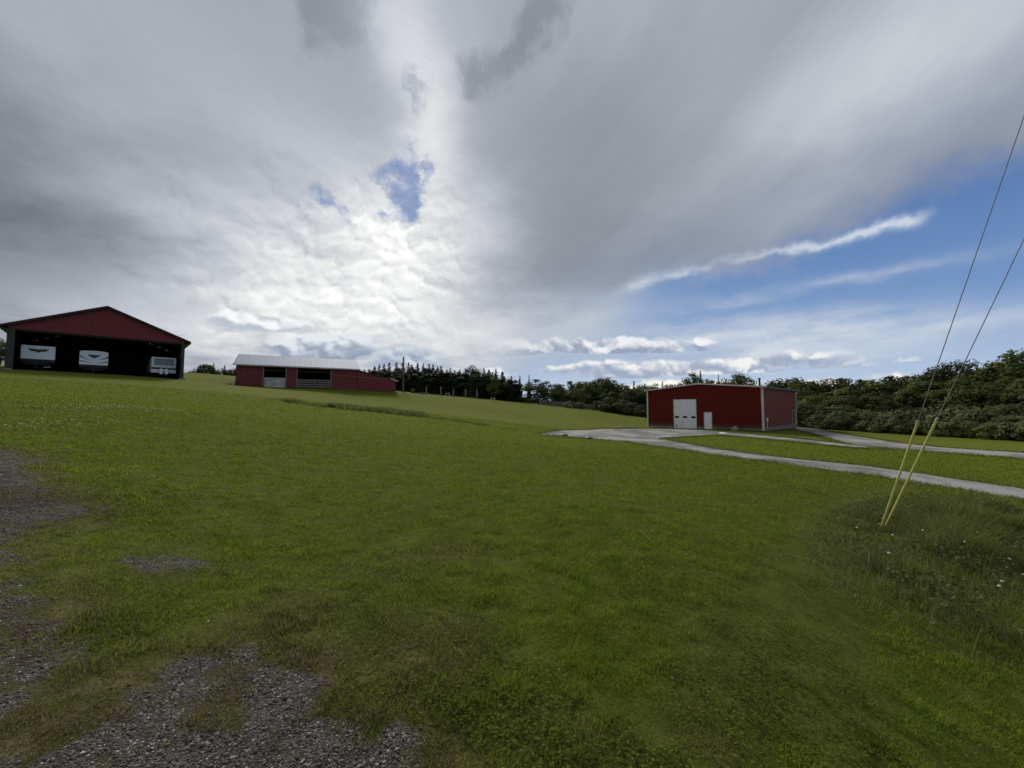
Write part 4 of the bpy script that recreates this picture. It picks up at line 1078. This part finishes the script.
for px in np.arange(366, 520, 7.5): tree('dark', px, random.uniform(88, 91), 370.5 + max(0, (px - 440) * 0.09) + random.uniform(-1.5, 2.5), SL.replace('spruce', 'conifer'), SG, 1.15)
tree('broad', 473, 92, 364.6, 'leafy broad tree rising among the dark spruces of the row', None, 0.9)
tree('broad', 487, 90, 371.5, 'bright green rounded tree tucked into the right half of the spruce row', None, 0.9)
tree('pale', 494, 87, 377, 'low yellow green tree before the right end of the spruce row', None, 0.8)
tree('spruce', 529, 98, 374.2, 'thin pointed spruce standing alone left of the dark round tree', None, 0.55)
tree('spruce', 520, 96, 375.5, 'short dark spruce beside the thin pointed spruce', None, 0.9)
tree('broad', 538, 92, 379, 'dark round tree above the left end of the grey board fence', None, 1.5)
tree('broad', 548, 96, 381, 'dark tree leaning into the round one above the board fence', None, 1.2)
# mixed wood between the round tree and the shed
BL, BG = 'green broadleaf tree in the mixed wood between board fence and shed', 'broadleaf trees left of the red shed'
for px, t in [(556, 383.5), (563, 384), (571, 380.5), (580, 381), (588, 381), (594, 379.5), (601, 377.6), (608, 376.8), (614, 379.5), (621, 383), (629, 385), (641, 384), (650, 385)]:
    tree('broad', px, random.uniform(98, 108), t, BL, BG, 1.1)
for px in np.arange(558, 660, 9): tree(random.choice(['broad', 'broad', 'pale']), px, random.uniform(93, 97), 390 + random.uniform(-3, 4), BL, BG, 1.15)
for px, t, l in [(634.5, 380.5, 'dark pointed spruce above the wood just left of the shed'), (645, 383.0, 'small spruce tip directly over the left corner of the shed')]: tree('spruce', px, 104, t, l, None, 0.8)
for px, t in [(612, 396), (622, 398), (633, 401), (640, 404), (604, 399)]: tree('shrub', px, 88 - (px - 604) * 0.1, t, 'rounded green shrub at the field edge left of the shed', 'shrubs left of the shed', 1.25)
tree('silver', 571, 86, 400.0, 'silvery flowering bush in front of the grey board fence', None, 1.2)
tree('silver', 580, 87, 401.5, 'smaller silvery bush right of the flowering one by the board fence', None, 1.1)
tree('palebush', 412.5, 74.5, 388.0, 'small pale leafy bush between wooden pole and first fence post', None, 0.6)
tree('shrub', 398, 73, 391.0, 'low tuft of shrub at the corner of the lean-to', None, 0.5)
for px in np.arange(548, 655, 6.0): tree('shrub', px, 99 + random.uniform(-2, 2), 398 + (px - 548) * 0.05 + random.uniform(-2, 2), 'rounded green shrub filling the foot of the wood behind the board fence', 'shrubs at the foot of the mixed wood', 1.3)
for px in np.arange(366, 545, 7.0): tree('shrub', px, 93 + random.uniform(-1, 1), 387 + (px - 366) * 0.06 + random.uniform(-2, 2), 'dark shrub at the foot of the spruce row', 'shrubs under the spruce row', 1.2)
# behind the shed
BSG = 'trees showing over the shed roof'
for px, t, k, l, w in [(655, 383, 'broad', None, 1), (663, 381, 'spruce', 'slender spruce tip left of the shed ridge, first of two', .7), (668, 384, 'broad', None, 1), (676, 383.5, 'broad', None, 1), (686, 376, 'airy', 'small airy tree left of the thin bare one over the shed ridge', .7),
                       (694, 368.5, 'airy', 'thin airy tree with gaps standing over the shed ridge', 0.6), (701.5, 370, 'spruce', 'dark narrow spruce just right of the shed ridge', 0.55), (708, 379, 'broad', None, 1), (714, 377.5, 'airy', 'low airy tree left of the needle thin spruce', .6),
                       (719.3, 373, 'spruce', 'needle thin spruce between ridge and spreading tree', 0.32), (727, 378, 'broad', None, .9), (740.5, 369.8, 'airy', 'spreading leafy tree over the right half of the shed roof', 1.0), (738, 374, 'broad', None, .6), (753, 379, 'broad', None, 0.9), (771, 380, 'broad', None, 1), (779, 377.5, 'broad', None, 1),
                       (786, 378, 'broad', None, 1), (793, 377, 'broad', None, 1)]:
    tree(k, px, random.uniform(88, 97), t, l or 'dark broadleaf tree partly hidden behind the red shed roof', None if l else BSG, w)
# the wood on the right
RL, RG = 'dark broadleaf tree in the continuous wood right of the shed', 'broadleaf trees of the right hand wood'
sky_r = [(800, 376.8), (808, 381), (816, 380), (824, 378.6), (833, 377.6), (842, 377.2), (851, 377.6), (860, 379), (869, 380), (878, 379), (885, 377.5), (892, 375), (900, 376.5), (909, 375), (924, 373), (934, 374), (984, 369.5), (991, 368)]
for px, t in sky_r: tree('broad', px, 82 - (px - 800) * 0.09 + random.uniform(-3, 3), t, RL, RG, 1.1)
for k, px in enumerate(np.arange(802, 1075, 12.0)): tree(['broad', 'pale', 'broad', 'broad', 'pale'][k % 5], px + random.uniform(-3, 3), 73 - (px - 800) * 0.10 + random.uniform(-3, 3), 391 - (px - 800) * 0.055 + random.uniform(-6, 6), RL, RG, 1.25)
for k, px in enumerate(np.arange(808, 1075, 15.0)): tree(['pale', 'broad'][k % 2], px + random.uniform(-4, 4), 68 - (px - 800) * 0.098 + random.uniform(-1, 1), 399 - (px - 800) * 0.05 + random.uniform(-4, 4), RL, RG, 1.1)
for px in np.arange(930, 1080, 11.0): tree('broad', px + random.uniform(-3, 3), 64 - (px - 900) * 0.07, 382 - (px - 930) * 0.17 + random.uniform(-3, 3), RL, RG, 1.1)
tree('airy', 917, 74, 370.5, 'small rounded crown above the wood, left of the guy wires', None, 0.8, variant=0)
tree('airy', 951, 66, 358.5, 'tall tree with open crown crossed by the lower guy wire', None, 0.95, variant=1)
tree('airy', 969, 67, 357.0, 'tall spreading tree right of the lower guy wire', None, 1.0, variant=2)
tree('airy', 1002, 62, 356.5, 'sparse tree with open branches left of the tallest one at the right edge', None, 0.7, variant=0)
tree('airy', 1021, 58, 345.0, 'tallest dark tree at the right edge of the wood', None, 0.95, variant=1)
tree('broad', 1016, 60, 353.0, 'dense dark tree below the tallest one at the right edge', None, 0.9)
tree('broad', 1045, 60, 348.0, RL, RG, 1.1); tree('broad', 1070, 58, 350.0, RL, RG, 1.1)
for k, px in enumerate(np.arange(1090, 1420, 17.0)):
    for q_ in range(2): tree(['broad', 'pale', 'broad'][(k + q_) % 3], px + random.uniform(-5, 5), 50 - (px - 1080) * 0.055 + q_ * 7 + random.uniform(-2, 2), 366 - (px - 1080) * 0.05 - q_ * 12 + random.uniform(-6, 6), RL, RG, 1.2)
# bushes along the upper road
UL, UG = 'dark green bush in the thick row along the upper gravel road', 'bushes along the upper road'
for px in np.arange(803, 1080, 10.5):
    Y = 64 - (px - 803) * 0.095
    tree('shrub', px + random.uniform(-3, 3), Y + random.uniform(-1, 1), 407 - (px > 880) * 1.5 + random.uniform(-5, 5), UL, UG, 1.35)
for px in np.arange(812, 1080, 12.0):
    Y = 60 - (px - 803) * 0.092
    tree('shrub', px + random.uniform(-4, 4), Y, 418 + random.uniform(-3, 3), UL, UG, 1.0)
tree('palebush', 992, 41.5, 421.5, 'pale rounded bush at the right beside the upper gravel road', None, 1.25, variant=0)
tree('palebush', 1003, 42.5, 424.0, 'smaller pale bush touching the rounded one by the road', None, 0.8, variant=1)
# far trees at the left
for px, t, k, l, w in [(-3, 338, 'broad', 'dark tree at the left edge behind the pole barn', .8), (7, 352, 'broad', 'small dark tree squeezed between left edge and pole barn', .5), (190, 370.5, 'broad', 'low dark tree right beside the pole barn', .8), (197, 368, 'broad', 'small rounded tree left of the dense clump on the hill', .8),
                       (204, 363.5, 'broad', 'largest rounded tree in the clump between the two barns', 1.0), (208.5, 363.2, 'airy', 'thin tree rising from the clump between the barns', .4), (211.8, 362.8, 'spruce', 'pointed spruce in the clump between the barns', .7), (215.5, 369, 'broad', 'low tree at the right foot of the clump between the barns', .8),
                       (223, 364.5, 'spruce', 'lone spruce between the tree clump and the long barn', .8), (221, 368, 'broad', 'low leafy tree at the foot of the lone spruce', .7), (228, 369.5, 'broad', 'low dark tree just left of the long barn', .8), (234, 367.5, 'broad', 'dark tree touching the left end of the long barn', .9)]:
    tree(k, px, random.uniform(100, 108) if px > 50 else 70, t, l, None, w)

# ================================================================== turf near the camera
def blade_mat(name, a, b_, dry):
    m, nt, b = new_mat(name)
    g = nt.nodes.new('ShaderNodeNewGeometry'); r = V(g.outputs['Random Per Island']); P = g.outputs['Position']
    patch = smooth(n3(P, 0.55, 4), 0.36, 0.66); p2 = smooth(n3(P, 2.6, 3), 0.4, 0.65)
    c = mixc(r * 0.6 + p2 * 0.4, a, b_)
    c = mixc(patch * 0.45, c, (0.195, 0.228, 0.028))
    dn = nt.nodes.new('ShaderNodeAttribute'); dn.attribute_name = 'dry'
    dr = V(dn.outputs['Fac'])
    rr_ = V.math('FRACT', r * 17.31)
    c = mixc(smooth(dr * 1.15 - rr_ * 0.75, 0.0, 0.25), c, mixc(V.math('FRACT', r * 7.7), dry, tuple(0.5 * k for k in dry)))
    nt.links.new(c, b.inputs['Base Color']); b.inputs['Roughness'].default_value = 0.7; b.inputs['Specular IOR Level'].default_value = 0.06
    t = nt.nodes.new('ShaderNodeBsdfTranslucent'); nt.links.new(c, t.inputs['Color'])
    mx = nt.nodes.new('ShaderNodeMixShader'); mx.inputs[0].default_value = 0.5
    nt.links.new(b.outputs[0], mx.inputs[1]); nt.links.new(t.outputs[0], mx.inputs[2])
    nt.links.new(mx.outputs[0], nt.nodes['Material Output'].inputs[0])
    return m
MG = blade_mat('grass_blades', (0.108, 0.166, 0.013), (0.240, 0.306, 0.034), (0.25, 0.20, 0.10))
MT = blade_mat('tall_grass_blades', (0.088, 0.130, 0.028), (0.178, 0.218, 0.068), (0.26, 0.23, 0.13))
MC = blade_mat('clover_leaves', (0.075, 0.112, 0.011), (0.125, 0.158, 0.020), (0.16, 0.14, 0.06))

def blades(name, x, y, h, w, dry, mat, lean=0.5, seed=1):
    """bent grass blades: two quads and a tip each"""
    rr = np.random.default_rng(seed); n = len(x)
    z = ground(x, y); a = rr.uniform(0, 2 * np.pi, n); l = h * lean * rr.uniform(0.2, 1.5, n)
    dxy = np.stack([np.cos(a), np.sin(a)], 1); b = rr.uniform(0, 2 * np.pi, n); wx = np.stack([np.cos(b), np.sin(b)], 1) * (w / 2)[:, None]
    base = np.c_[x, y, z - 0.008]
    mid = base + np.c_[dxy * (l * 0.35)[:, None], h * 0.6]; tip = base + np.c_[dxy * l[:, None], h * rr.uniform(0.8, 1.0, n)]
    W3 = np.c_[wx, np.zeros(n)]
    v = np.stack([base - W3, base + W3, mid + W3 * 0.8, mid - W3 * 0.8, tip], 1).reshape(-1, 3)
    k = np.arange(n)[:, None] * 5
    f = np.concatenate([k + [0, 1, 2, 3], k + [3, 2, 4]], 1).ravel()
    o = mesh_np(name, v, f, np.tile([4, 3], n), mat)
    put_attr(o.data, 'dry', np.repeat(dry, 5))
    return o
def scatter(n, r0, r1, p, seed, half=62):
    """points whose density falls off as r**-p with distance from the path"""
    rr = np.random.default_rng(seed); u = rr.random(n); q = 2 - p
    r = (r0 ** q + u * (r1 ** q - r0 ** q)) ** (1 / q) if abs(q) > 1e-6 else r0 * (r1 / r0) ** u
    a = R(half) * rr.uniform(-1, 1, n)
    return r * np.sin(a), r * np.cos(a), r, rr

x, y, r, rr = scatter(1150000, 1.35, 48, 1.8, 11, 80)
gm_ = gravel_mask(x, y); cl = fbm(x * 3.0, y * 3.0, 23, 4)
keep = (rr.random(len(x)) > np.clip((gm_ - 0.18) * 1.45 - 1.4 * sstep(fbm(x * 2.1 + 3, y * 2.1, 131, 4), 0.53, 0.66), 0, 0.975)) & ~on_road(x, y) & ~(inside(ROUGH, x, y) & (rr.random(len(x)) < 0.6))
dist = np.hypot(x + 48, y - 38)
x, y, r, gm_, cl = x[keep], y[keep], r[keep], gm_[keep], cl[keep]; n = len(x)
TR = [hit(*p) for p in [(690, 768), (742, 640), (790, 560), (842, 500), (905, 486)]]
TR2 = [(a + 0.95, b_ + 0.35) for a, b_ in TR]
td = np.min([seg_dist(x, y, *q[i], *q[i + 1]) for q in (TR, TR2) for i in range(4)], 0); track = 1 - sstep(td, 0.10, 0.42)
tall = (0.62 + 0.85 * sstep(fbm(x * 5.5, y * 5.5, 29, 3), 0.34, 0.66)) * (0.8 + 0.45 * sstep(cl, 0.40, 0.68)) * (1 - 0.6 * track)
h = rr.uniform(0.020, 0.060, n) * tall * (1 - 0.45 * np.clip(gm_ * 2, 0, 1)) * (1 + 0.25 * sstep(r, 6, 20))
w = np.maximum(rr.uniform(0.0022, 0.0052, n), r * rr.uniform(0.0007, 0.0014, n))
dry = np.clip(dry_mask(x, y) * 0.62 + 0.06 + 0.26 * track + 0.14 * sstep(fbm(x * .6, y * .6, 91, 3), 0.55, 0.75), 0, 1)
o = blades('short_grass', x, y, h, w, dry, MG, 0.9, 3); tag(o, 'short mown grass of the sloping lawn', 'grass', kind='stuff')

# clover and plantain leaves lying in the turf
x, y, r, rr = scatter(185000, 1.4, 26, 1.7, 31, 76)
gm_ = gravel_mask(x, y); cl = fbm(x * 1.6 + 9, y * 1.6, 57, 4)
keep = (cl + rr.normal(size=len(x)) * 0.06 > 0.50) & (gm_ < 0.35) & ~on_road(x, y)
x, y, r = x[keep], y[keep], r[keep]; n = len(x)
z = ground(x, y) + rr.uniform(0.012, 0.055, n); s = np.maximum(rr.uniform(0.005, 0.011, n), r * 0.0011)
a = rr.uniform(0, 6.28, n); tx = rr.uniform(-.5, .5, (n, 2))
ring = []
for k in range(6):
    t = a + k * np.pi / 3; e = 1.0 if k % 3 else 0.8
    ring.append(np.c_[x + np.cos(t) * s * e, y + np.sin(t) * s * e, z + (np.cos(t) * tx[:, 0] + np.sin(t) * tx[:, 1]) * s])
v = np.stack(ring, 1).reshape(-1, 3)
o = mesh_np('clover_leaves', v, np.arange(len(v)), np.full(n, 6), MC); put_attr(o.data, 'dry', np.full(len(v), 0.12))
tag(o, 'small clover leaves growing through the lawn', 'clover', kind='stuff')

# rough grass and weeds round the guy wires
def in_poly(poly, n, seed):
    rr = np.random.default_rng(seed); p = np.array(poly); a, b_ = p.min(0), p.max(0)
    x = rr.uniform(a[0], b_[0], n); y = rr.uniform(a[1], b_[1], n); k = inside(poly, x, y)
    return x[k], y[k], rr
cx_, cy_ = np.mean(np.array(ROUGH), 0)
x, y, rr = in_poly(ROUGH, 150000, 41)
edge_d = np.min([seg_dist(x, y, *ROUGH[i], *ROUGH[(i + 1) % len(ROUGH)]) for i in range(len(ROUGH))], 0)
ed = sstep(edge_d, 0.0, 1.1 + 0.9 * fbm(x, y, 8, 2)); cl = fbm(x * 1.4, y * 1.4, 15, 4)
k = (rr.random(len(x)) < 0.35 + 0.65 * sstep(cl, 0.35, 0.6)) & ~on_road(x, y); x, y, ed, cl = x[k], y[k], ed[k], cl[k]; n = len(x)
h = (0.05 + ed * rr.uniform(0.12, 0.56, n) * (0.5 + 0.9 * sstep(cl, 0.35, 0.65))) * (0.35 + 0.65 * sstep(seg_dist(x, y, ax, ay, ax * 0.8, ay * 0.8), 0.1, 0.7))
o = blades('tall_grass', x, y, h, np.maximum(rr.uniform(.004, .009, n), 0.0009 * np.hypot(x, y)), np.clip(rr.random(n) ** 3 * 0.8, 0, 1), MT, 0.6, 5)
tag(o, 'rough unmown grass round the foot of the guy wires', 'grass', kind='stuff')
# broad weed leaves in the rough corner
x, y, rr = in_poly(ROUGH, 80000, 42)
cl = fbm(x * 1.1 + 4, y * 1.1, 66, 4); k = (cl > 0.47) & ~on_road(x, y) & (seg_dist(x, y, ax, ay, ax * 0.8, ay * 0.8) > 0.35)
ed = np.min([seg_dist(x, y, *ROUGH[i], *ROUGH[(i + 1) % len(ROUGH)]) for i in range(len(ROUGH))], 0); k &= rr.random(len(x)) < sstep(ed, 0.05, 1.3) * 0.9
x, y = x[k], y[k]; n = len(x)
cen = np.c_[x, y, ground(x, y) + rr.uniform(0.05, 0.36, n)]; nn = rr.normal(size=(n, 3)) * 0.5 + [0, 0, 0.8]; nn /= np.linalg.norm(nn, axis=1)[:, None]
v = cards(cen, nn, rr.uniform(0.014, 0.038, n), 0.6, rr); o = mesh_np('weed_leaves', v, np.arange(len(v)), np.full(n, 4), ML['weed'])
tag(o, 'broad leaved weeds among the rough grass by the guy wires', 'weeds', kind='stuff')
# bleached stalks and white flower heads
x, y, rr = in_poly(ROUGH, 2200, 43); k = rr.random(len(x)) < 0.28; x, y = x[k], y[k]; n = len(x)
o = blades('dry_stalks', x, y, rr.uniform(0.28, 0.60, n), rr.uniform(0.006, 0.011, n), np.ones(n), MT, 1.1, 9); tag(o, 'bleached dry stalks in the rough grass', 'stalks', kind='stuff')
MW = mat_plain('white_petals', (0.50, 0.50, 0.40), 0.7, 0.08, 20.0)
def flowers(name, x, y, zlo, zhi, size, rr, label, stem=True):
    q = MB(); st = MB()
    for a, b_, z in zip(x, y, ground(x, y)):
        hh = rr.uniform(zlo, zhi); s = size * rr.uniform(0.7, 1.3); t = rr.uniform(-.03, .03, 2)
        if stem: st.tube([(a, b_, z), (a + t[0], b_ + t[1], z + hh)], 0.0016, 3, False)
        c = Vector((a + t[0], b_ + t[1], z + hh)); ring = [c + Vector((math.cos(u) * s, math.sin(u) * s, rr.uniform(-.2, .2) * s)) for u in np.linspace(0, 5.24, 6)]
        q.add(ring + [c + Vector((0, 0, s * 0.7))], [(i, (i + 1) % 6, 6) for i in range(6)])
    o = q.build(name, MW); tag(o, label, 'flowers', kind='stuff')
    if stem: st.build('stems', ML['shrub'], o)
    return o
x, y, rr = in_poly(ROUGH, 150, 44); k = rr.random(len(x)) < 0.42
flowers('white_flowers', x[k], y[k], 0.34, 0.60, 0.016, rr, 'small white flower heads above the rough grass')
# patches of white clover in bloom on the far left lawn
xs, ys = [], []
rr = np.random.default_rng(45)
for (x0, y0, x1, y1, n, s) in [(66, 407, 165, 410, 190, 0.9), (120, 397.5, 215, 401, 130, 0.9), (20, 427, 88, 423, 40, 0.7), (218, 412, 262, 415, 40, 0.8), (20, 420, 60, 422, 14, 1.0)]:
    A, B_ = hit(x0, y0), hit(x1, y1)
    t = rr.random(n); xs.append(A[0] + (B_[0] - A[0]) * t + rr.normal(size=n) * s * 0.6); ys.append(A[1] + (B_[1] - A[1]) * t + rr.normal(size=n) * s)
flowers('clover_flowers', np.concatenate(xs), np.concatenate(ys), 0.05, 0.09, 0.021, rr, 'patches of white clover in bloom on the left lawn', False)

# the strip of weeds along the break of the slope
xs, ys, hs = [], [], []
for (p0, p1, n, hh, wd) in [((282, 401), (345, 408), 5200, 0.45, 0.8), ((330, 407), (420, 416), 8000, 0.60, 0.8), ((400, 413), (480, 424.5), 2600, 0.34, 0.9), ((470, 423), (540, 433), 700, 0.2, 0.7)]:
    A, B_ = hit(*p0), hit(*p1); t = rr.random(n)
    xx = A[0] + (B_[0] - A[0]) * t + rr.normal(size=n) * wd * .5; yy = A[1] + (B_[1] - A[1]) * t + rr.normal(size=n) * wd
    k = fbm(xx * 0.9, yy * 0.9, 71, 3) + rr.normal(size=n) * 0.04 > 0.49
    xs.append(xx[k]); ys.append(yy[k]); hs.append(rr.uniform(0.3, 1.0, k.sum()) * hh)
x = np.concatenate(xs); y = np.concatenate(ys); h = np.concatenate(hs)
o = blades('weed_strip', x, y, h, rr.uniform(0.03, 0.07, len(x)), rr.random(len(x)) ** 2 * 0.7, MT, 0.5, 6)
tag(o, 'strip of tall weeds along the break in the slope below the long barn', 'weeds', kind='stuff')
# ragged verge grass beside the roads and at the foot of the buildings
xs, ys = [], []
for ri, P_ in enumerate(ROADS):
    Q = np.array(P_); i = rr.integers(0, len(Q) - 1, 9000); t = rr.random(9000)[:, None]
    p = Q[i] * (1 - t) + Q[i + 1] * t + rr.normal(size=(9000, 2)) * 0.22
    for rj, P2 in enumerate(ROADS):
        if rj != ri: p = p[~inside([tuple(q) for q in P2], p[:, 0], p[:, 1])]
    xs.append(p[:, 0]); ys.append(p[:, 1])
def wall_foot(Mx, pts, n):
    for a, b_ in pts:
        a = Mx @ Vector((*a, 0)); b_ = Mx @ Vector((*b_, 0)); t = rr.random(n)
        xs.append(a.x + (b_.x - a.x) * t + rr.normal(size=n) * 0.14); ys.append(a.y + (b_.y - a.y) * t + rr.normal(size=n) * 0.14)
SHED = Matrix.Translation((19.87, 58.97, 0)) @ Matrix.Rotation(R(-47), 4, 'Z'); LONG = Matrix.Translation((-39.5, 57, 0)) @ Matrix.Rotation(R(27.9), 4, 'Z')
wall_foot(SHED, [((9.6, -0.3), (15.2, -0.3)), ((15.3, 0), (15.3, 13))], 900)
wall_foot(LONG, [((0, -0.3), (3.3, -0.3)), ((6.4, -.3), (7.7, -.3)), ((12.4, -0.3), (22.5, -0.3))], 700)
x = np.concatenate(xs); y = np.concatenate(ys); k = np.hypot(x, y) < 75; x, y = x[k], y[k]; n = len(x)
o = blades('verge_grass', x, y, rr.uniform(0.05, 0.20, n), np.maximum(0.012, 0.0011 * np.hypot(x, y)), rr.random(n) ** 2 * 0.6, MT, 0.7, 8)
tag(o, 'ragged grass along the road verges and wall foots', 'grass', kind='stuff')

# loose stones lying on the bare patches near the camera
x, y, r, rr = scatter(210000, 1.3, 13, 1.6, 51, 66)
k = gravel_mask(x, y) + rr.normal(size=len(x)) * 0.20 > 0.50; x, y, r = x[k], y[k], r[k]; n = len(x)
sz = 0.0026 + rr.exponential(0.0022, n).clip(0, 0.014) + 0.0006 * r
z = ground(x, y)
O = np.array([[1, 0, 0], [0, 1, 0], [-1, 0, 0], [0, -1, 0], [0, 0, 1], [0, 0, -1]], float)
ang = rr.uniform(0, 6.28, n); ca, sa = np.cos(ang), np.sin(ang)
pv = O[None] * rr.uniform(0.55, 1.2, (n, 6, 1)) * sz[:, None, None] * [1, 0.8, 0.6]
pv = np.stack([pv[..., 0] * ca[:, None] - pv[..., 1] * sa[:, None] + x[:, None], pv[..., 0] * sa[:, None] + pv[..., 1] * ca[:, None] + y[:, None], pv[..., 2] + (z + sz * 0.25)[:, None]], -1).reshape(-1, 3)
tri = np.array([[0, 1, 4], [1, 2, 4], [2, 3, 4], [3, 0, 4], [1, 0, 5], [2, 1, 5], [3, 2, 5], [0, 3, 5]])
f = (np.arange(n)[:, None, None] * 6 + tri[None]).reshape(-1)
pm, nt, b = new_mat('loose_stones'); g = nt.nodes.new('ShaderNodeNewGeometry'); rnd = V(g.outputs['Random Per Island'])
c = ramp(rnd, [(0.0, (0.038, 0.033, 0.029)), (0.45, (0.098, 0.088, 0.079)), (0.8, (0.185, 0.170, 0.156)), (0.955, (0.22, 0.19, 0.16)), (0.975, (0.48, 0.47, 0.45))])
nt.links.new(c, b.inputs['Base Color']); b.inputs['Roughness'].default_value = 0.85
o = mesh_np('gravel_stones', pv, f, np.full(n * 8, 3), pm); tag(o, 'loose grey stones on the bare gravel patches', 'gravel', kind='stuff')
# dead straw lying flat round the bare patches
x, y, r, rr = scatter(110000, 1.3, 8, 1.5, 61, 62); dm = dry_mask(x, y)
k = (dm > 0.30) & (rr.random(len(x)) < dm * 0.6); x, y = x[k], y[k]; n = len(x)
o = blades('straw_litter', x, y, rr.uniform(0.006, 0.02, n), rr.uniform(0.0014, 0.003, n), np.full(n, 1.0), MG, 3.5, 10)
tag(o, 'dead straw and thatch lying at the edge of the gravel', 'straw', kind='stuff')
